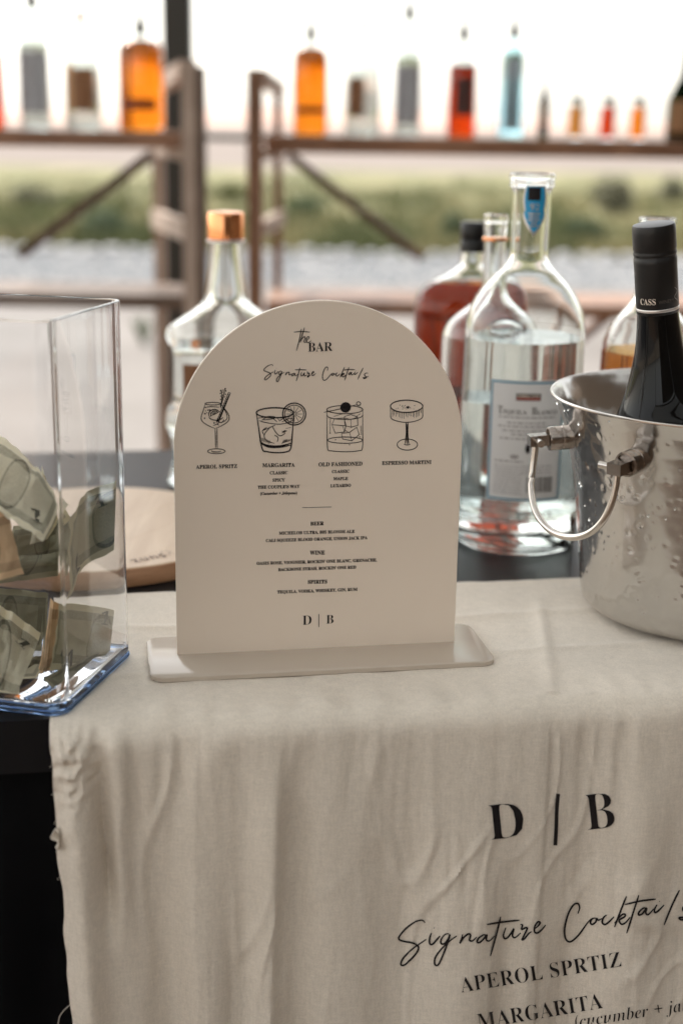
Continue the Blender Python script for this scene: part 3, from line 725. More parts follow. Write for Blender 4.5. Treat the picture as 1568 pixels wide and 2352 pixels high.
# base plate, rounded corners, slotted
rr = .011
fL, fR = on_z(346, 1567, TT + .003), on_z(1141, 1527, TT + .003)
u0, u1 = (fL - SO).dot(EX) , (fR - SO).dot(EX)
n0, n1 = (on_z(740, 1548, TT + .003) - SO).dot(EN), -.040
bo = []
for cxx, cyy, a0 in ((u1-rr, n0-rr, 0), (u0+rr, n0-rr, 90), (u0+rr, n1+rr, 180), (u1-rr, n1+rr, 270)):
    for k in range(9): a = radians(a0 + 90*k/8); bo.append((cxx + rr*cos(a), cyy + rr*sin(a)))
mb = MB(); n = len(bo)
for dd, z in ((.0008, TT + .0008), (0, TT + .0016), (0, TT + .0045), (.0008, TT + .0053)):
    for u, v in bo:
        cu, cv = (u0+u1)/2, (n0+n1)/2
        uu = u - dd*(1 if u > cu else -1); vv = v - dd*(1 if v > cv else -1)
        p = SO + EX*uu + EN*vv; mb.v.append(Vector((p.x, p.y, z + .0012)))
for i in range(3):
    for k in range(n): mb.f.append((i*n+k, i*n+(k+1) % n, (i+1)*n+(k+1) % n, (i+1)*n+k))
mb.f.append(tuple(range(n))[::-1]); mb.f.append(tuple(range(3*n, 4*n)))
mb.build('base_plate', M['base'], t)

# the print: places are read in three enlargements of the sign
def c7(x, y): return sgn((500 + x/1.8447)/1.27551, (900 + y/1.8447)/1.27551)
def c8(x, y): return sgn((500 + x/1.8447)/1.27551, (1480 + y/1.8447)/1.27551)
def c3(x, y): return sgn((x/1.568)/1.27551, (800 + y/1.568)/1.27551)
U = .2110/ (2*SW) if SW else 1
PXM = (c7(1000, 600)[0] - c7(900, 600)[0])/100      # metres per enlargement pixel
def flat(x, y): return s3(x, y)
def line(cr, body, x0, x1, y0, y1, off=-.004, base=0x1D400, hs=1.06):
    place_text(flat, body, cr(x0, y0), cr(x1, y1), off=off, base=base, hscale=hs).build('lettering', M['ink'], t, smooth=False)
line(c7, 'BAR', 742, 874, 240, 236)
for b_, x0, x1, y0, y1 in (('APEROL SPRITZ', 137, 360, 873, 868), ('MARGARITA', 495, 670, 864, 862), ('CLASSIC', 535, 632, 903, 902), ('SPICY', 550, 617, 942, 941),
        ("THE COUPLE'S WAY", 470, 697, 981, 976), ('OLD FASHIONED', 798, 1035, 860, 855), ('CLASSIC', 870, 965, 896, 894), ('MAPLE', 878, 957, 934, 933),
        ('LUXARDO', 862, 973, 973, 970), ('ESPRESSO MARTINI', 1140, 1407, 852, 846)):
    line(c7, b_, x0, x1, y0, y1, off=.02 if y0 > 880 else .014)
line(c7, '(Cucumber + Jalapeno)', 484, 683, 1014, 1010, base=0x1D468, off=.024)
for b_, x0, x1, y0, y1 in (('BEER', 754, 827, 109, 107), ('MICHELOB ULTRA, 805 BLONDE ALE', 585, 993, 159, 149), ('CALI SQUEEZE BLOOD ORANGE, UNION JACK IPA', 514, 1062, 199, 183),
        ('WINE', 751, 832, 267, 266), ("OASIS ROSE, VIOGNIER, ROCKIN' ONE BLANC, GRENACHE,", 464, 1113, 322, 303), ("BACKBONE SYRAH, ROCKIN' ONE RED", 580, 1001, 356, 342),
        ('SPIRITS', 740, 845, 424, 422), ('TEQUILA, VODKA, WHISKEY, GIN, RUM', 575, 1008, 477, 462)):
    line(c8, b_, x0, x1, y0, y1, off=.02)
line(c8, 'D', 712, 760, 647, 645, off=-.01); line(c8, 'B', 840, 879, 640, 638, off=-.01)
def draw(strokes, cr, w_, label=None, name='drawing', fills=(), dots=()):
    mb = MB()
    for s_ in strokes:
        closed = False; ww = w_; k_ = 4
        if isinstance(s_, tuple): s_, o_ = s_; closed = o_.get('c', False); ww = o_.get('w', w_); k_ = 1 if o_.get('p') else 4
        ribbon(mb, flat, [cr(*p) for p in s_], ww*1.3*PXM, closed, k_)
    for c, r in dots:
        u, v = cr(*c); disc(mb, flat, (u, v), r*PXM, 12)
    o = mb.build(name, M['ink'], t, smooth=False)
    if label: o['label'] = label
    return o
draw([[(710, 1083), (868, 1079)]], c7, 3.6, name='dividing_line'); draw([[(800, 588), (800, 658)]], c8, 5.5, name='dividing_line')
mp_ = lambda x, y: c7(503 + (x - 262)*.4163, 312 + (y + .1556*(x - 262) - 797)*.42 - .006*(x-262)*.416)
mb = MB()
for st in SCRIPT: ribbon(mb, flat, [mp_(*p) for p in st], 5.0*PXM)
mb.build('lettering', M['ink'], t, smooth=False)
mb = MB()
for st in ([(1383, 256), (1376, 300), (1361, 357)], [(1398, 250), (1388, 285), (1377, 319)], [(1349, 271), (1385, 268), (1423, 271)],
           [(1378, 316), (1388, 300), (1397, 292), (1401, 298), (1396, 314), (1402, 318), (1411, 308)], [(1409, 306), (1418, 300), (1418, 292), (1411, 294), (1406, 306), (1410, 318), (1418, 318), (1429, 310)]):
    ribbon(mb, flat, [c3(*p) for p in st], 5.0*PXM)
mb.build('lettering', M['ink'], t, smooth=False)
C = {'c': True}
rn = random.Random(2)
spritz = [(ell((228, 521), 42, 7), C), [(187, 522), (176, 560), (165, 594), (172, 617), (205, 640), (240, 655)], [(270, 522), (288, 545), (304, 565), (316, 592), (308, 618), (275, 640), (242, 655)],
    [(182, 543), (215, 537), (262, 540)], [(240, 655), (242, 700), (243, 765)], [(251, 655), (251, 700), (252, 765)], (ell((247, 778), 47, 13), C), ell((247, 776), 26, 6, 10, 200),
    ([(313, 460), (246, 625)], {'w': 5}), ([(323, 463), (256, 630)], {'w': 5}), [(311, 459), (323, 462)], ([(318, 470), (290, 535), (255, 620)], {'w': 4}),
    (ell((236, 578), 30, 26, 150, 330), {'w': 4}), [(208, 592), (268, 562)], ell((238, 580), 22, 20, 150, 330), (ell((270, 605), 17, 18, 0, 200), {'w': 4}), [(285, 545), (300, 570), (305, 600), (285, 620)], (ell((245, 590), 38, 20, 10, 170), {'w': 4}),
    [(292, 440), (285, 480), (270, 545)], [(272, 450), (278, 490), (268, 540)], [(230, 640), (250, 632), (262, 638)]]
for a in range(160, 330, 28): spritz.append([(238, 579), (238 + 24*cos(radians(a)), 579 + 22*sin(radians(a)))])
for y in range(470, 620, 12): spritz.append([(306 - (y-470)*.42, y), (318 - (y-470)*.42, y + 5)])
draw(spritz, c7, 3.2, dots=[((p[0] + rn.uniform(-3, 3), p[1]), rn.uniform(2.5, 4.4)) for p in [(292, 440), (285, 448), (296, 452), (288, 462), (295, 470), (283, 475), (291, 484), (270, 450), (276, 458), (268, 466), (279, 470), (272, 480), (278, 490), (270, 498), (285, 500), (190, 560), (186, 575), (196, 570), (200, 556), (182, 600), (210, 555), (236, 625), (250, 630)]])
marg = [(ell((563, 570), 100, 27), {'c': True, 'w': 5.5}), ([(463, 572), (475, 650), (494, 764), (520, 780), (575, 786), (625, 781), (648, 762), (657, 680), (665, 574)], {'w': 5.5}),
    ([(482, 712), (492, 735), (530, 748), (590, 750), (650, 735)], {'w': 7}), ([(490, 738), (530, 756), (590, 757), (648, 745)], {'w': 5}), [(477, 612), (510, 622), (580, 632), (640, 622), (660, 606)], [(470, 600), (530, 590), (565, 592)],
    [(490, 612), (520, 594), (548, 598), (575, 620)], [(498, 608), (530, 606), (562, 600)], [(570, 592), (590, 615)], [(585, 616), (615, 596), (645, 588)], [(600, 620), (640, 600), (660, 604)],
    [(497, 666), (530, 652), (565, 637)], [(505, 690), (495, 668), (520, 648)], [(548, 640), (565, 672), (590, 695), (618, 682)], [(540, 645), (505, 690), (520, 722), (560, 735)], [(560, 690), (580, 705), (575, 728)], [(618, 680), (600, 668)], [(620, 655), (650, 650)],
    (ell((667, 577), 62, 59), {'c': True, 'w': 5}), (ell((667, 577), 51, 48), C)]
for a in range(0, 360, 30): marg.append([(667 + 7*cos(radians(a)), 577 + 7*sin(radians(a))), (667 + 44*cos(radians(a)), 577 + 42*sin(radians(a)))])
for k in range(9): marg.append(([(600 + k*5, 738 - k*2), (612 + k*5, 712 + rn.uniform(-4, 8))], {'w': 3.5})); marg.append(([(492 + k*5, 722 + k*2), (490 + k*6, 704 + k*2)], {'w': 3}))
for k in range(5): marg.append([(600 + k*4, 680 - k*2), (616 + k*3, 664 + k)])
draw(marg, c7, 3.4)
old = [(ell((940, 553), 97, 22), C), [(843, 555), (844, 650), (847, 762), (870, 776), (940, 781), (1010, 776), (1035, 760), (1036, 650), (1037, 555)], ell((940, 586), 94, 20, -10, 190), (ell((941, 718), 94, 17), C),
    [(826, 568), (920, 548), (1004, 526)], (ell((1014, 521), 11, 10), C), ([(870, 635), (884, 603), (936, 598), (946, 640), (938, 674), (888, 680), (870, 635)], {'p': 1}), ([(872, 634), (930, 640), (946, 640)], {'p': 1}), ([(930, 640), (936, 672)], {'p': 1}),
    ([(940, 640), (938, 590), (972, 580), (1008, 592), (1010, 638), (975, 648), (940, 640)], {'p': 1}), ([(942, 600), (972, 606), (1008, 594)], {'p': 1}), ([(972, 606), (974, 646)], {'p': 1}), ([(922, 682), (965, 676), (1004, 648), (1018, 688), (978, 721), (928, 712), (922, 682)], {'p': 1}), ([(965, 676), (978, 721)], {'p': 1}), ([(958, 676), (940, 662)], {'p': 1}),
    [(862, 600), (860, 680)], [(1026, 640), (1028, 690)], [(880, 590), (930, 575)], [(1000, 590), (1025, 575)]]
draw(old, c7, 3.4, dots=[((944, 541), 29), ((860, 680), 3.5), ((965, 743), 3), ((890, 716), 3), ((1020, 700), 3)])
coupe = [(ell((1273, 535), 87, 33), {'c': True, 'w': 4.5}), [(1186, 540), (1187, 575), (1192, 602), (1230, 617), (1273, 622), (1318, 616), (1356, 598), (1360, 570), (1360, 540)], ([(1270, 622), (1272, 680), (1266, 738)], {'w': 5}), ([(1281, 622), (1279, 680), (1284, 738)], {'w': 5}), ([(1276, 630), (1276, 740)], {'w': 4}),
    (ell((1277, 742), 55, 30), C), ell((1276, 738), 16, 6, 0, 180)]
for k in range(18):
    x = 1196 + k*9.2 + rn.uniform(-2, 2); yb = 566 - ((x-1273)/87)**2*14 + 2
    coupe.append(([(x, yb), (x, yb + rn.uniform(10, 36))], {'w': 3.2}))
draw(coupe, c7, 3.4, dots=[((1281 + rn.gauss(0, 3), 541 + rn.gauss(0, 3)), 5) for _ in range(5)] + [((1275 + rn.gauss(0, 30), 540 + rn.gauss(0, 9)), rn.uniform(1.6, 2.6)) for _ in range(26)])

# ------------------------------------------------------------------ bottles on the bar
def bar_bottle(name, label, Y, axis, prof, wall=.0032, basez=.014, liq=None, level=None, gm='glass', sy=1.0, shape=2.0, seg=72, inner_top=True, smooth_k=5):
    """prof: (half width px, y px) from top to bottom"""
    x = on_y(*axis, Y).x
    P = []
    for hw, y in prof:
        p = on_y(axis[0], y, Y); dep = -(RM.inverted() @ (Vector((x, Y, p.z)) - EYE)).z
        P.append((hw/F*dep, max(p.z, TT + .0005)))
    P = P[::-1]
    P = [(max(.002, r), z) for r, z in P]
    q = [(P[0][0]*.9, TT + .0004), (P[0][0], TT + .004)] + [p for p in P if p[1] > TT + .008]
    q = [tuple(v) for v in smooth([Vector((r, z)) for r, z in q], smooth_k)]
    o = thing(name, label, 'bottle', (x, Y, TT))
    mb = MB(); mb.lathe([(.001, q[0][1])] + q, seg, (x, Y, 0), sy=sy, shape=shape); mb.f.pop()
    inn = [(max(.002, r - wall), z) for r, z in q if z > TT + basez + .004]
    inn = [(inn[0][0]*.86, TT + basez), (inn[0][0]*.97, TT + basez + .0015)] + inn
    inn[-1] = (inn[-1][0], q[-1][1])
    n0 = len(mb.v)
    mb.lathe([(.001, TT + basez + .002)] + inn, seg, (x, Y, 0), flip=True, sy=sy, shape=shape); mb.f.pop()
    a0 = n0 - seg; b0 = len(mb.v) - seg
    for k in range(seg): mb.f.append((a0 + k, a0 + (k+1) % seg, b0 + (k+1) % seg, b0 + k))
    mb.build('body', M[gm], o)
    if liq:
        zl = on_y(axis[0], level, Y).z
        L = [(r + .0003, z) for r, z in inn if z < zl - .0005]; r_ = L[-1][0]
        for (ra, za), (rb, zb_) in zip(inn, inn[1:]):
            if za <= zl <= zb_: r_ = ra + (rb - ra)*(zl - za)/max(1e-6, zb_ - za) + .0003
        L.append((r_, zl))
        L[0] = (L[0][0], TT + basez - .0003)
        MB().lathe([(.001, TT + basez + .0017)] + L + [(.001, zl)], seg, (x, Y, 0), sy=sy, shape=shape).build('liquid', M[liq], o)
    return o, x, q
def r_at(q, z):
    for (ra, za), (rb, zb_) in zip(q, q[1:]):
        if za <= z <= zb_: return ra + (rb - ra)*(z - za)/max(1e-6, zb_ - za)
    return q[-1][0]

# tall clear tequila bottle
YT = 1.315
o, xt, q = bar_bottle('liquor_bottle', 'tall uncapped clear tequila bottle with white label, beside the steel bucket', YT, (1193, 1000),
    [(50, 397), (52.5, 401), (53, 409), (50.5, 413), (50.5, 418), (52, 421), (51, 427), (46.5, 434), (45.5, 470), (44, 560), (46, 592), (56, 612), (80, 636), (108, 668), (127, 704), (136, 745), (137, 790), (137, 1000), (136.5, 1200), (135, 1240)], wall=.0036, basez=.034, liq='water', level=772)
rl = r_at(q, TT + .08)
def bt_map(cx_, cy_, r, a0):
    def f(u, z, off=.0006): a = a0 + u/r; return Vector((cx_ + (r + off)*sin(a), cy_ - (r + off)*cos(a), z))
    return f
zA, zB = on_y(1200, 1118, YT).z, on_y(1200, 851, YT).z
lw = .0355
lm = bt_map(xt, YT, rl, radians(-1))
lab = MB().grid(lambda u, v: lm(u, v, .0004), lin(-lw, lw, 24), [zA, zB]).build('paper_label', M['white_label'], o)
def rect(mb, f, u0, u1, z0, z1, off=.0007, n=6): return mb.grid(lambda u, v: f(u, v, off), lin(u0, u1, n), [z0, z1])
fr_ = MB()
bw = .0016
rect(fr_, lm, -lw+.001, lw-.001, zB-.001-bw, zB-.001, n=20); rect(fr_, lm, -lw+.001, lw-.001, zA+.001, zA+.001+bw, n=20)
rect(fr_, lm, -lw+.001, -lw+.001+bw, zA+.001+bw, zB-.001-bw, n=3); rect(fr_, lm, lw-.001-bw, lw-.001, zA+.001+bw, zB-.001-bw, n=3)
fr_.build('label_border', M['blue_print'], lab)
H_ = zB - zA
m_ = MB(); rect(m_, lm, -.011, .011, zB - .0178, zB - .0115); m_.build('logo_panel', M['ink'], lab)
m_ = MB(); rect(m_, lm, -.0105, .0105, zB - .0173, zB - .0152, .0009); m_.build('logo_stripe', M['red_print'], lab)
place_text(lambda a, b: lm(a, b, .0010), 'KIRKLAND', (-.0095, zB - .0148), (.0095, zB - .0148), off=.01, hscale=1.0).build('lettering', M['cream_print'], lab, smooth=False)
for a, b, x0, x1, k in (('T', 'EQUILA', -.027, -.001, 1), ('B', 'LANCO', .0035, .0275, 1)):
    w0 = .0045
    place_text(lambda u, v: lm(u, v, .0008), a, (x0, zB - .0305), (x0 + .0044, zB - .0305), off=.0, hscale=1.35).build('lettering', M['grey_print'], lab, smooth=False)
    place_text(lambda u, v: lm(u, v, .0008), b, (x0 + .0049, zB - .0305), (x1, zB - .0305), off=.0, hscale=1.0).build('lettering', M['grey_print'], lab, smooth=False)
rn = random.Random(8)
tx = MB()
for fz, hw, x_ in ((.30, .026, 0), (.345, .018, 0), (.375, .026, 0), (.41, .022, 0), (.44, .014, 0), (.475, .024, 0), (.665, .013, -.015)):
    u = x_ - hw
    while u < x_ + hw:
        l = rn.uniform(.002, .006); rect(tx, lm, u, min(u + l, x_ + hw), zB - fz*H_ - .0006, zB - fz*H_ + .0006, .0008, 3); u += l + .0012
for k in range(12):
    u = -.028; z_ = zB - (.70 + k*.0215)*H_; end = .026 if k < 4 else -.003
    while u < end:
        l = rn.uniform(.001, .004); rect(tx, lm, u, min(u + l, end), z_ - .00035, z_ + .00035, .0008, 3); u += l + .0011
tag(tx.build('fine_print', M['label_grey_print'], lab, smooth=False), kind='stuff')
bc = MB(); u = .002
while u < .026: 
    l = rn.uniform(.0004, .0013); rect(bc, lm, u, u + l, zB - .92*H_, zB - .79*H_, .0008, 2); u += l + rn.uniform(.0004, .0011)
bc.build('barcode', M['grey_print'], lab, smooth=False)
em = MB(); em.add([lm(.004*cos(a*pi/8)*.55 + .0015, zB - .555*H_ + .0045*sin(a*pi/8), .0008) for a in range(16)], [tuple(range(16))]); em.build('emblem', M['ink'], lab, smooth=False)
em = MB(); em.add([lm(.004*cos(a*pi/8) - .010, zB - .625*H_ + .002*sin(a*pi/8), .0008) for a in range(16)], [tuple(range(16))]); em.build('emblem', M['label_grey_print'], lab, smooth=False)
# pointed blue neck label
zn0, zn1 = on_y(1215, 424, YT).z, on_y(1215, 540, YT).z; rn_ = r_at(q, (zn0 + zn1)/2) + .0007
nm = bt_map(xt, YT, rn_, radians(0)); 
def shield(mb, f, w_, z0, z1, off, x_=0):
    pts = []
    for k in range(13):
        tt_ = k/12; z_ = z0 + (z1 - z0)*tt_; ww = w_*(.82 + .18*sin(pi*min(1, tt_/.55))) if tt_ < .55 else w_*(1 - ((tt_ - .55)/.45)**1.6)
        pts.append((ww, z_))
    mb.grid(lambda a, b: f(x_ + pts[int(b)][0]*a, pts[int(b)][1], off), lin(-1, 1, 7), list(range(13)), flip=True)
m_ = MB(); shield(m_, nm, .0107, zn0, zn1, .0002, .001); nl = m_.build('neck_label', M['silver'], o)
m_ = MB(); shield(m_, nm, .0095, zn0 - .0006, zn1 + .0032, .0005, .001); m_.build('label_field', M['cyan'], nl)
m_ = MB(); rect(m_, nm, -.0055, .0055, zn0 - .013, zn0 - .0015, .0008, 4); m_.build('label_block', M['ink'], nl)
place_text(lambda a, b: nm(a, b, .0009), '92', (-.003, zn0 - .0215), (.005, zn0 - .0215), base=None, off=.01).build('lettering', M['silver'], nl, smooth=False)
tx = MB()
for k, hw in enumerate((.0055, .0048, .0052, .003, .0035)):
    z_ = zn0 - .0245 - k*.0027; rect(tx, nm, .001 - hw, .001 + hw*.9, z_ - .0007, z_ + .0006, .0009, 4)
tag(tx.build('fine_print', M['silver'], nl, smooth=False), kind='stuff')

# decanter with copper cap
o, xc, q = bar_bottle('liquor_bottle', 'broad clear decanter bottle with a copper screw cap behind the sign', 1.52, (520, 800),
    [(33, 545), (36, 556), (38, 590), (44, 650), (50, 686), (66, 704), (100, 728), (130, 748), (138, 766), (132, 786), (121, 806), (120, 870), (123, 920), (136, 942), (137, 978), (126, 1004), (124, 1060), (133, 1085), (137, 1130), (136, 1145)], wall=.006, basez=.02, liq='water', level=790, shape=2.7, sy=.62)
zc0, zc1 = on_y(520, 549, 1.52).z, on_y(520, 486, 1.52).z
MB().lathe([(.0186, zc0), (.0193, zc0 + .0006), (.0193, zc1 - .003), (.0186, zc1 - .0008), (.017, zc1)], 40, (xc, 1.52, 0)).build('cap', M['copper'], o)
MB().lathe([(.0196, zc0 - .0030), (.0201, zc0 - .0024), (.0201, zc0 - .0008), (.0196, zc0 - .0003)], 40, (xc, 1.52, 0)).build('cap_ring', M['silver'], o)
z0, z1 = on_y(520, 1000, 1.52).z, on_y(520, 826, 1.52).z
MB().grid(lambda a, z: (xc + a, 1.52 - .0385 - .001 + .9*(a*a)*3, z), lin(-.043, .043, 12), [z0, z1]).build('paper_label', M['brown_label'], o)
# amber whiskey
o, xa_, q = bar_bottle('liquor_bottle', 'amber whiskey bottle with black screw cap half hidden behind the sign', 1.58, (1083, 640),
    [(26, 572), (28, 592), (34, 612), (62, 632), (100, 652), (122, 676), (130, 705), (129, 740), (127, 1000), (127, 1200)], wall=.004, basez=.012, liq='amber', level=650, shape=3.0, sy=.6)
zc0, zc1 = on_y(1083, 578, 1.58).z, on_y(1083, 509, 1.58).z
MB().lathe([(.0141, zc0), (.0144, zc0 + .001), (.0144, zc0 + .012), (.0137, zc0 + .013), (.0144, zc0 + .014), (.0144, zc1 - .002), (.013, zc1)], 32, (xa_ , 1.58, 0)).build('cap', M['blackcap'], o)
# clear jug behind the tequila
o, xj, q = bar_bottle('liquor_bottle', 'clear bottle with an orange neck ring between the whiskey and the tall tequila bottle', 1.40, (1134, 600),
    [(26, 492), (28, 496), (28, 508), (26, 512), (27, 520), (25, 540), (24, 600), (26, 660), (40, 690), (70, 715), (98, 738), (111, 766), (112, 800), (112, 1000), (112, 1190)], wall=.0045, basez=.012, liq='water', level=900)
z0, z1 = on_y(1134, 553, 1.40).z, on_y(1134, 544, 1.40).z
MB().lathe([(.0116, z0), (.0124, z0 + .0008), (.0124, z1 - .0008), (.0116, z1)], 32, (xj, 1.40, 0)).build('neck_ring', M['copper'], o)
# gold spirit bottle behind the bucket
o, xg, q = bar_bottle('liquor_bottle', 'clear bottle of gold spirit standing behind the dark wine bottle', 1.33, (1502, 600),
    [(39, 499), (42, 502), (42, 512), (39, 518), (38, 640), (42, 680), (60, 712), (86, 742), (102, 780), (106, 820), (106, 1000), (106, 1190)], wall=.004, basez=.012, liq='tan', level=805)
z0, z1 = on_y(1502, 1000, 1.33).z, on_y(1502, 880, 1.33).z
patch(MB(), (xg, 1.33), r_at(q, (z0+z1)/2) + .0006, -1.25, .9, z0, z1, 20).build('paper_label', M['tan_label'], o)

# ------------------------------------------------------------------ round maple board
BC = Vector((-.235, 1.285)); BR = .145
t = thing('cutting_board', 'round pale maple serving board with a burnt-in sun mark, behind the sign', 'board', (BC.x, BC.y, TT))
# laid up from staves glued side by side
nst = 7; ang = radians(-28); ca, sa = cos(ang), sin(ang)
for k in range(nst):
    a0, a1 = -BR + 2*BR*k/nst + .0002, -BR + 2*BR*(k+1)/nst - .0002
    mb = MB(); lo = []; hi = []
    xs = lin(a0, a1, 9)
    for a in xs: lo.append((a, -sqrt(max(0, BR*BR - a*a)))); hi.append((a, sqrt(max(0, BR*BR - a*a))))
    ol = lo + hi[::-1]
    n = len(ol)
    for z, e in ((TT + .0006, .0008), (TT + .0014, 0), (TT + .0166, 0), (TT + .0178, .0012)):
        for a, b in ol:
            L_ = hypot(a, b); f_ = 1 - e/max(L_, 1e-5); mb.v.append(Vector((BC.x + (a*ca - b*sa)*f_, BC.y + (a*sa + b*ca)*f_, z)))
    for i in range(3):
        for j in range(n): mb.f.append((i*n+j, i*n+(j+1) % n, (i+1)*n+(j+1) % n, (i+1)*n+j))
    mb.f.append(tuple(range(n))[::-1]); mb.f.append(tuple(range(3*n, 4*n)))
    mb.build('stave', M['board'], t, smooth=False)
MB().lathe([(BR + .0002, TT + .0012), (BR + .0008, TT + .003), (BR + .0008, TT + .0150), (BR + .0002, TT + .0168)], 72, (BC.x, BC.y, 0)).build('rim', M['board_edge'], t)
bm = lambda x, y: Vector((*on_z(x, y, TT + .0182).xy, TT + .0182))
vs, fs = text2d('sunz', 0, 1.15)
x0 = max(v[0] for v in vs)
pa, pb = on_z(374, 1272, TT + .0182), on_z(288, 1288, TT + .0182)      # reads towards the left, seen upside down
e = (pb - pa).normalized(); nrm = Vector((-e.y, e.x, 0)); kk = (pb - pa).length/x0*.88
MB().add([pa + e*((x)*kk) + nrm*(y*kk*1.25) + Vector((0, 0, 0)) for x, y in vs], fs).build('burnt_lettering', M['burnt'], t, smooth=False)
c = on_z(380, 1270, TT + .0182); mb = MB(); bmf = lambda u, v: Vector((c.x + u, c.y + v, TT + .0182))
ribbon(mb, bmf, ell((0, 0), .0042, .0055), .0006, True, 1)
for k in range(8):
    a = 2*pi*k/8; ribbon(mb, bmf, [(.006*cos(a), .0078*sin(a)), (.0085*cos(a), .011*sin(a))], .0006, sm_=1)
mb.build('sun_mark', M['burnt'], t, smooth=False)
# low tray lying behind the board
p = on_z(345, 1141, TT + .012)

# ------------------------------------------------------------------ ice bucket
bx, by, HB = .300, 1.110, .180
def br(z): 
    K = ((0, .096), (.010, .100), (.024, .103), (.048, .1055), (.076, .109), (.108, .113), (.134, .1175), (.154, .123), (.170, .129), (.180, .1345))
    for (z0_, r0_), (z1_, r1_) in zip(K, K[1:]):
        if z <= z1_: return r0_ + (r1_ - r0_)*(z - z0_)/(z1_ - z0_)
    return .1345
t = thing('ice_bucket', 'hammered stainless steel ice bucket with a ring handle at the right of the cloth', 'bucket', (bx, by, TT + .003))
dm = bpy.data.materials.new('hammered_steel'); dm.use_nodes = True; n_ = dm.node_tree; b_ = n_.nodes['Principled BSDF']
b_.inputs['Metallic'].default_value = 1; b_.inputs['Base Color'].default_value = (.60, .585, .565, 1); b_.inputs['Roughness'].default_value = .24
tcn = n_.nodes.new('ShaderNodeTexCoord'); v1 = n_.nodes.new('ShaderNodeTexVoronoi'); v1.inputs['Scale'].default_value = 62; v1.feature = 'SMOOTH_F1'
nz = n_.nodes.new('ShaderNodeTexNoise'); nz.inputs['Scale'].default_value = 22; nz.inputs['Detail'].default_value = 3
ad = n_.nodes.new('ShaderNodeMath'); ad.operation = 'MULTIPLY_ADD'; ad.inputs[1].default_value = 1.2
bp = n_.nodes.new('ShaderNodeBump'); bp.inputs['Distance'].default_value = .0009; bp.inputs['Strength'].default_value = .8
rz = n_.nodes.new('ShaderNodeTexNoise'); rz.inputs['Scale'].default_value = 9; rmr = n_.nodes.new('ShaderNodeMapRange'); rmr.inputs['To Min'].default_value = .10; rmr.inputs['To Max'].default_value = .26
for s_ in (v1, nz, rz): n_.links.new(tcn.outputs['Object'], s_.inputs['Vector'])
n_.links.new(nz.outputs[0], ad.inputs[0]); n_.links.new(v1.outputs['Distance'], ad.inputs[2]); n_.links.new(ad.outputs[0], bp.inputs['Height']); n_.links.new(bp.outputs[0], b_.inputs['Normal'])
n_.links.new(rz.outputs[0], rmr.inputs[0]); n_.links.new(rmr.outputs[0], b_.inputs['Roughness'])
prof = [(.001, TT + .0045), (.070, TT + .0040), (.088, TT + .0050), (.096, TT + .0085)] + [(br(z), TT + z) for z in lin(.014, HB, 130)] + [(br(HB) + .0006, TT + HB + .0008), (br(HB) - .0006, TT + HB + .0016), (br(HB) - .0020, TT + HB)] + [(br(z) - .0016, TT + z) for z in lin(HB - .003, .022, 40)] + [(.085, TT + .010), (.001, TT + .008)]
rn = random.Random(12); dims = []
for k in range(760): dims.append((rn.uniform(2.2, 5.6), rn.uniform(.02, .172), rn.uniform(.0018, .0036), rn.uniform(.0002, .0006)))
mb = MB(); mb.lathe(prof, 520, (bx, by, 0)); mb.f = mb.f[:-2]
from collections import defaultdict
cells = defaultdict(list)
for d_ in dims: cells[int(d_[1]/.01)].append(d_)
for i, v in enumerate(mb.v):
    z = v.z - TT
    if z < .015: continue
    a = atan2(v.y - by, v.x - bx) % (2*pi); r = hypot(v.x - bx, v.y - by); d = 0
    for c_ in (int(z/.01) - 1, int(z/.01), int(z/.01) + 1):
        for (da, dz, dr, dd) in cells.get(c_, ()):
            e = ((a - da)*r)**2 + (z - dz)**2
            if e < (dr*2)**2: d += dd*exp(-e/(dr*.6)**2)
    if r < br(z) - .0008: d = 0
    if d: v.x -= (v.x - bx)/r*d; v.y -= (v.y - by)/r*d
body = mb.build('body', dm, t)
MB().tube([(bx + (br(HB) + .0001)*cos(2*pi*k/120), by + (br(HB) + .0001)*sin(2*pi*k/120), TT + HB + .0008) for k in range(120)], .0012, 8, True).build('rim', M['steel'], t)
# handle: two round studs, cross pins and a U shaped ring
def bpt(phi, z, out=0): r = br(z) + out; return Vector((bx + r*cos(phi), by + r*sin(phi), TT + z))
tips = []
for phi, zz in ((3.27, .1500), (3.97, .150)):
    p0 = bpt(phi, zz, -.001); d = Vector((cos(phi), sin(phi), -.08)).normalized()
    Mx = Matrix.Translation(p0) @ d.to_track_quat('Z', 'Y').to_matrix().to_4x4()
    st = MB().lathe([(.0091, 0), (.0096, .001), (.0096, .0085), (.0091, .0090), (.0091, .0096), (.0096, .0100), (.0096, .0180), (.0091, .0193), (.0078, .0195), (.0072, .0180)], 32, M=Mx).build('stud', M['stud'], t)
    tan = Vector((-sin(phi), cos(phi), 0)); tip = p0 + d*.029
    MB().beam(p0 + d*.0180, p0 + d*.035, .0115, .0085, Vector((0, 0, 1))).build('hinge_block', M['stud'], st, smooth=False)
    MB().tube([tip - tan*(.004 if phi > 3.6 else .004)*(-1 if phi > 3.6 else 1), tip + tan*.0155*(-1 if phi > 3.6 else 1)], [.0029, .0029], 14).build('hinge_pin', M['steel'], st)
    tips.append(tip)
a, b = tips
ax = (b - a); outw = Vector((cos(3.62), sin(3.62), 0)); 
pts = []
mid = (a + b)/2; hw = ax.length/2; axn = ax.normalized()
for k in range(41):
    an = pi*k/40; dep = .062*(sin(an)**.62)
    pts.append(mid - axn*(hw*cos(an)*(1.0 + .05*sin(an))) + Vector((0, 0, -dep)) + outw*(.012*sin(an)))
MB().tube(pts, .0027, 14).build('ring_handle', M['steel'], t)
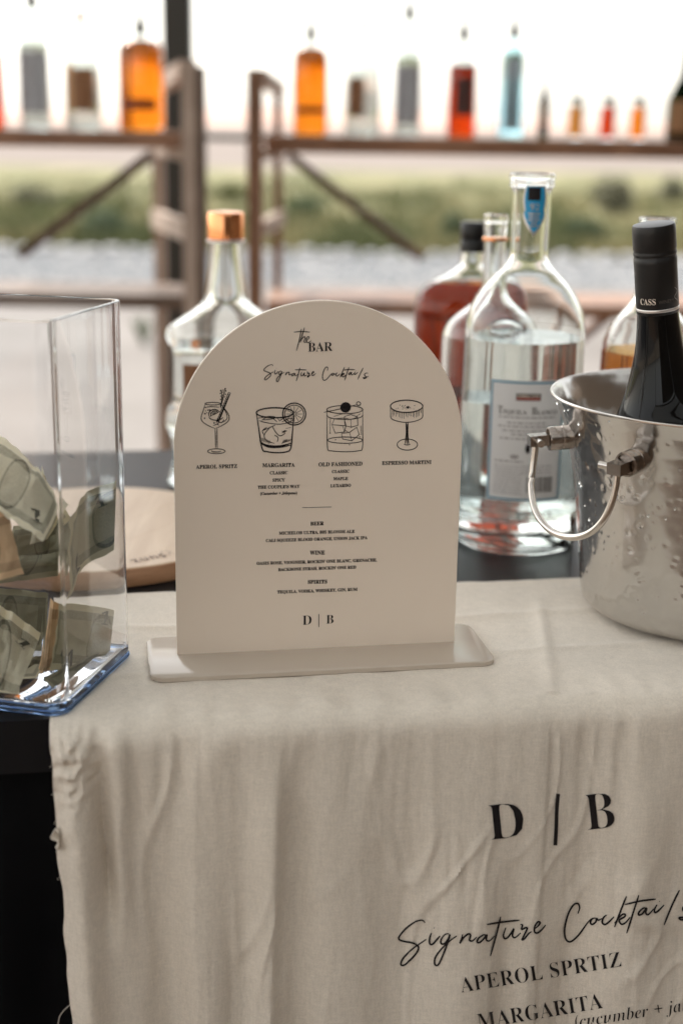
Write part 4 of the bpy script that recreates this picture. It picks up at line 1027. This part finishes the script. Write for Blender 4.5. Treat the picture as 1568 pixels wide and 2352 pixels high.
# condensation drops
dr = MB(); rn = random.Random(31)
for k in range(34):
    phi = rn.uniform(3.0, 5.3); zz = HB - .004 - rn.random()**1.5*.10; r = rn.uniform(.0006, .0016); c_ = bpt(phi, zz, .0002)
    nrm = Vector((cos(phi), sin(phi), .15)).normalized(); Mx = Matrix.Translation(c_) @ nrm.to_track_quat('Z', 'Y').to_matrix().to_4x4() @ Matrix.Diagonal((1, rn.uniform(1, 1.5), 1, 1))
    dr.lathe([(r, 0), (r*.9, r*.3), (r*.6, r*.55), (r*.15, r*.68)], 10, M=Mx)
tag(dr.build('water_drops', M['water'], t), kind='stuff')

# ------------------------------------------------------------------ wine bottle in the bucket
YW = 1.065
pt, pm = on_y(1500, 515, YW), on_y(1521, 960, YW + .012)
axd = (pt - pm).normalized(); s_ = YW*.965/F
wl = .302; foot = pt - axd*wl
t = thing('wine_bottle', 'dark wine bottle with black screw capsule leaning in the steel ice bucket', 'wine bottle', foot)
Mx = Matrix.Translation(foot) @ axd.to_track_quat('Z', 'Y').to_matrix().to_4x4()
def wz(py): return wl - (py - 515)*s_*1.035
MB().lathe([(.030, 0), (.037, .003), (.0375, .01), (.0378, .12), (.0378, wz(1010))] + [(v.x, v.y) for v in smooth([Vector((hw*s_, wz(y))) for hw, y in ((119, 990), (110, 957), (91, 914), (76, 870), (62.5, 822), (55, 780), (50.5, 740), (48.5, 716), (48, 700))], 5)], 80, M=Mx).build('body', M['wine_glass'], t)
cp = [(49, 716), (50.3, 714), (50.3, 606), (50.8, 600), (50.8, 590), (49.6, 588), (49.2, 583), (50.6, 581), (50.6, 577), (49.4, 574), (49.6, 570), (50.6, 568), (50.6, 534), (50.3, 521), (48, 514.5), (44, 513.5)]
capo = MB().lathe([(hw*s_, wz(y)) for hw, y in cp], 80, M=Mx).build('capsule', M['blackcap'], t)
MB().lathe([(50.5*s_, wz(709)), (50.9*s_, wz(708.5)), (50.9*s_, wz(702.5)), (50.5*s_, wz(702))], 80, M=Mx).build('silver_band', M['silver'], t)
inv = Mx.inverted(); vc = inv @ EYE; a_c = atan2(vc.y, vc.x); RW = 50.3*s_ + .00025
def wmap(u, z): a = a_c + u/RW; return Mx @ Vector((RW*cos(a), RW*sin(a), z))
place_text(wmap, 'CASS', (-.0138, wz(689)), (-.0012, wz(689)), off=.0, hscale=1.25).build('lettering', M['cream_print'], capo, smooth=False)
place_text(wmap, 'WINERY', (.0008, wz(688)), (.0135, wz(688)), off=.0, base=None, hscale=1.1).build('lettering', M['grey_print'], capo, smooth=False)
mb = MB(); ribbon(mb, wmap, [(.0165 + .002*cos(a*1.1), wz(690) + .0014*a) for a in range(9)], .0006); mb.build('crest', M['label_grey_print'], capo, smooth=False)

# ------------------------------------------------------------------ clear tip box with banknotes
tA, tB = Vector((-.1525, .9895, 0)), Vector((-.1810, .868, 0))
e2 = (tA - tB).normalized(); e1 = Vector((-e2.y, e2.x, 0)); DEP = (tA - tB).length + .001; WID = .215; HT = .2645
t = thing('tip_box', 'clear acrylic tip box with blue bottom edge, stuffed with dollar bills', 'box', tB + e1*WID/2 + e2*DEP/2 + Vector((0, 0, TT + .004)))
def bxp(u, v, z): return tB + e1*u + e2*v + Vector((0, 0, z))
def rrect(i, r, n=7):
    o_ = []
    for cu, cv, a0 in ((i + r, i + r, 180), (WID - i - r, i + r, 270), (WID - i - r, DEP - i - r, 0), (i + r, DEP - i - r, 90)):
        for k in range(n + 1): a = radians(a0 + 90*k/n); o_.append((cu + r*cos(a), cv + r*sin(a)))
    return o_
def ring(mb, ol, z): 
    k = len(mb.v); mb.v += [bxp(u, v, z) for u, v in ol]; return k
mb = MB(); n = 32; z0 = TT + .005
R_ = []
for i, r, z in ((.003, .009, z0), (.0008, .0112, z0 + .001), (0, .012, z0 + .0035), (0, .012, z0 + .0042), (0, .012, z0 + .03), (0, .012, TT + HT - .006), (0, .012, TT + HT - .0006), (.0006, .0114, TT + HT), (.0022, .0098, TT + HT), (.0027, .0093, TT + HT - .0006), (.0027, .0093, TT + HT - .006), (.0027, .0093, z0 + .03), (.0027, .0093, z0 + .0085), (.0027, .0093, z0 + .0078), (.0055, .0065, z0 + .0050), (.010, .004, z0 + .0042)):
    R_.append(ring(mb, rrect(i, r), z))
for a, b in zip(R_, R_[1:]):
    for k in range(n): mb.f.append((b + k, b + (k+1) % n, a + (k+1) % n, a + k))
mb.f.append(tuple(range(R_[0], R_[0] + n))); mb.f.append(tuple(range(R_[-1], R_[-1] + n))[::-1])
mb.build('acrylic_walls', M['acrylic'], t)
MB().tube([bxp(u, v, z0 + .0004) for u, v in rrect(.0012, .0108)], .0021, 8, True).build('bottom_edge', M['blue_edge'], t)

# banknotes
nm_ = bpy.data.materials.new('banknote'); nm_.use_nodes = True; n_ = nm_.node_tree; b_ = n_.nodes['Principled BSDF']; b_.inputs['Roughness'].default_value = .75; b_.inputs['Specular IOR Level'].default_value = .2
def nd(ty, **k):
    x = n_.nodes.new(ty)
    for a, v in k.items(): setattr(x, a, v)
    return x
def mth(op, a, b=None, c=None):
    x = nd('ShaderNodeMath', operation=op)
    for i, v in enumerate((a, b, c)):
        if v is None: continue
        if isinstance(v, (int, float)): x.inputs[i].default_value = v
        else: n_.links.new(v, x.inputs[i])
    return x.outputs[0]
uvn = nd('ShaderNodeUVMap'); sp = nd('ShaderNodeSeparateXYZ'); n_.links.new(uvn.outputs[0], sp.inputs[0]); uu, vv = sp.outputs[0], sp.outputs[1]
ax_ = mth('ABSOLUTE', mth('SUBTRACT', uu, .5)); ay_ = mth('ABSOLUTE', mth('SUBTRACT', vv, .5))
inside = mth('MULTIPLY', mth('LESS_THAN', ax_, .462), mth('LESS_THAN', ay_, .40))
inner = mth('MULTIPLY', mth('LESS_THAN', ax_, .40), mth('LESS_THAN', ay_, .27))
ov = mth('ADD', mth('POWER', mth('DIVIDE', mth('SUBTRACT', uu, .5), .11), 2.0), mth('POWER', mth('DIVIDE', mth('SUBTRACT', vv, .5), .34), 2.0))
oval = mth('LESS_THAN', ov, 1.0); ovr = mth('MULTIPLY', mth('LESS_THAN', ov, 1.35), mth('GREATER_THAN', ov, 1.0))
mpn = nd('ShaderNodeMapping'); mpn.inputs['Scale'].default_value = (60, 26, 1); n_.links.new(uvn.outputs[0], mpn.inputs[0])
tn = nd('ShaderNodeTexNoise'); tn.inputs['Scale'].default_value = 1.2; tn.inputs['Detail'].default_value = 6; n_.links.new(mpn.outputs[0], tn.inputs['Vector'])
wv = nd('ShaderNodeTexWave'); wv.inputs['Scale'].default_value = 1.6; wv.inputs['Distortion'].default_value = 9; n_.links.new(mpn.outputs[0], wv.inputs['Vector'])
dens = mth('ADD', mth('MULTIPLY', inside, .56), mth('MULTIPLY', inner, -.26)); dens = mth('ADD', dens, mth('MULTIPLY', oval, .12)); dens = mth('ADD', dens, mth('MULTIPLY', ovr, .35))
dens = mth('MULTIPLY', dens, mth('ADD', mth('MULTIPLY', tn.outputs[0], .9), mth('ADD', mth('MULTIPLY', wv.outputs[0], .35), .35)))
dens = mth('MINIMUM', mth('MAXIMUM', dens, 0.0), 1.0)
mc = nd('ShaderNodeMix', data_type='RGBA'); n_.links.new(dens, mc.inputs['Factor']); mc.inputs['A'].default_value = (.88, .82, .62, 1); mc.inputs['B'].default_value = (.04, .052, .032, 1)
n_.links.new(mc.outputs['Result'], b_.inputs['Base Color'])
M['note'] = nm_; M['note_ink'] = mat('note_ink', (.045, .06, .04), .7)
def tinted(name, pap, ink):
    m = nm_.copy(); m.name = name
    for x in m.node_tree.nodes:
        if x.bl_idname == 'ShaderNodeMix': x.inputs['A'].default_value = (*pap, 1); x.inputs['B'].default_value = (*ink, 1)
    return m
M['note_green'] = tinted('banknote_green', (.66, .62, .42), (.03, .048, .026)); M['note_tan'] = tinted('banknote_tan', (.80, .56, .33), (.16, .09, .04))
M['note_shaded'] = tinted('banknote_shaded', (.30, .29, .20), (.02, .03, .018))  # shaded copy of the note: gloom inside the box painted into its colours
def note(label, corners, uvr=(0, 1, 0, 1), bend=(.006, 1.0, 0), wav=.002, seed=0, numerals=()):
    """corners: (px, py, Y) lower left, lower right, upper right, upper left of the visible sheet"""
    Pc = [on_y(*c_) for c_ in corners]; nrm = (Pc[1] - Pc[0]).cross(Pc[3] - Pc[0]).normalized()
    if nrm.y > 0: nrm = -nrm
    def f(a, b, off=0):
        p_ = Pc[0]*(1-a)*(1-b) + Pc[1]*a*(1-b) + Pc[2]*a*b + Pc[3]*(1-a)*b
        d_ = bend[0]*sin(pi*(a*bend[1] + b*(1-bend[1]))) + bend[2]*sin(2*pi*a + 1) + wav*noise.noise(Vector((a*2.3, b*2.0, seed)))*2 + wav*1.1*abs(noise.noise(Vector((a*4, b*3.2, seed+3)))) - wav*.9*abs(noise.noise(Vector((a*7+2, b*6, seed+9)))) + .0016*max(0, 1 - abs(a - .5 - .1*sin(seed))*14)
        p_ = p_ + nrm*d_; w_ = p_ - tB; u_, v_ = w_.dot(e1), w_.dot(e2)      # the sheet stays between the walls
        m_ = .0045 + .0006*seed
        p_ = p_ + e1*(max(u_, m_) - u_) + e2*(min(max(v_, m_), DEP - m_) - v_); p_.z = max(p_.z, TT + .0105 + .0004*seed)
        return p_ + nrm*off
    mb = MB(); A0, A1, B0, B1 = uvr
    us, vs = lin(0, 1, 26), lin(0, 1, 20); n0 = 0
    for b in vs:
        for a in us:
            mb.v.append(f(a, b)); mb.uv[len(mb.v)-1] = (A0 + (A1-A0)*a, B0 + (B1-B0)*b)
    for j in range(19):
        for i in range(25): k = j*26 + i; mb.f.append((k, k+1, k+27, k+26))
    c0 = (Pc[0] + Pc[1] + Pc[2] + Pc[3])/4
    o_ = mb.build('dollar_bill', M[{3: 'note_green', 8: 'note_green', 4: 'note_tan', 5: 'note_shaded', 6: 'note_shaded', 9: 'note_shaded', 13: 'note_shaded', 10: 'note_tan', 12: 'note_shaded'}.get(seed, 'note')]); tag(o_, label, 'banknote', 'dollar bills in the tip box')
    for (a, b, sz, rot) in numerals:
        vs2, fs2 = text2d(serif('1')); e_ = Vector((cos(rot), sin(rot))); m2 = Vector((-e_.y, e_.x))
        wx = (Pc[1]-Pc[0]).length; wy = (Pc[3]-Pc[0]).length
        pts2 = []
        for x, y in vs2:
            w_ = e_*(x - .25)*sz + m2*(y - .35)*sz; pts2.append(f(a + w_.x/wx, b + w_.y/wy, .0004))
        MB().add(pts2, fs2).build('numeral', M['note_ink'], o_, smooth=False)
    return o_
note('pale dollar bill pressed against the front, uppermost in the tip box', [(-70, 1150, .900), (88, 1262, .895), (152, 1160, .925), (-20, 1010, .945)], (0.15, 1, 0, 1), (.012, .6, 0), .004, 1, [(.78, .3, .017, .3)])
note('small pale bill tip poking up beside the right green bill', [(70, 1250, .935), (108, 1238, .935), (160, 1190, .94), (95, 1070, .945)], (.6, 1, .1, 1), (.004, 1, 0), .002, 2)
note('dark green dollar bill standing upright at the right wall of the tip box', [(143, 1378, .915), (252, 1262, .972), (263, 1102, .979), (150, 1186, .915)], (0, .55, 1, 0), (-.006, 1, .002), .002, 3, [(.78, .80, .015, .2), (.4, .18, .02, .1)])
note('tan dollar bill sloping steeply at the left edge of the frame in the tip box', [(-70, 1330, .90), (60, 1315, .895), (18, 1165, .90), (-80, 1190, .90)], (.2, .8, 0, 1), (.006, .8, 0), .003, 4)
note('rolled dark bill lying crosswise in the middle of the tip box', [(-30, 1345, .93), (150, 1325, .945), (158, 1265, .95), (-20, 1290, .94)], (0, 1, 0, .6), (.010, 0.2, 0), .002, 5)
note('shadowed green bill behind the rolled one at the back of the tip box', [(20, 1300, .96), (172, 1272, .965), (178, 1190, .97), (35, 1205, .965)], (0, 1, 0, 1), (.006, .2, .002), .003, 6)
note('large crumpled cream dollar bill low at the left of the tip box', [(-45, 1590, .890), (38, 1622, .888), (96, 1455, .935), (-60, 1350, .93)], (.1, .9, 0, 1), (.008, .5, .004), .006, 7, [(.80, .76, .011, -.4)])
note('bill showing its oval portrait frame, low at the right in the tip box', [(112, 1538, .905), (246, 1548, .962), (269, 1402, .976), (142, 1384, .915)], (0, .62, 1, 0), (-.005, 1, .001), .002, 8, [(.40, .14, .021, .15), (.82, .85, .014, 0)])
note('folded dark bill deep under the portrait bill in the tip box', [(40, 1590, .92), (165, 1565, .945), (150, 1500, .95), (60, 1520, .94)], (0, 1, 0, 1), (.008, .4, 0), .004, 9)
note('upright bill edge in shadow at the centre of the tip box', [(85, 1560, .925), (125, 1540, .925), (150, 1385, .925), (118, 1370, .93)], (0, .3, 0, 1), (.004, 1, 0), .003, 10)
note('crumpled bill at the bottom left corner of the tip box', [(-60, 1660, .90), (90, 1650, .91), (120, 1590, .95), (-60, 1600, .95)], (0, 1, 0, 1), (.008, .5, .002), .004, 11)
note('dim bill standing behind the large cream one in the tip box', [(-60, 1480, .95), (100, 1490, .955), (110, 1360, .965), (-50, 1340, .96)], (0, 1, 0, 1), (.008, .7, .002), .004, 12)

note('added bill painted dark to cover the bright floor of the tip box at its right corner', [(118, 1628, .890), (262, 1540, .960), (236, 1498, .968), (95, 1560, .905)], (0, 1, 0, 1), (.003, .5, .001), .002, 13)  # added sheet hiding the bright box floor, shade painted into its colour
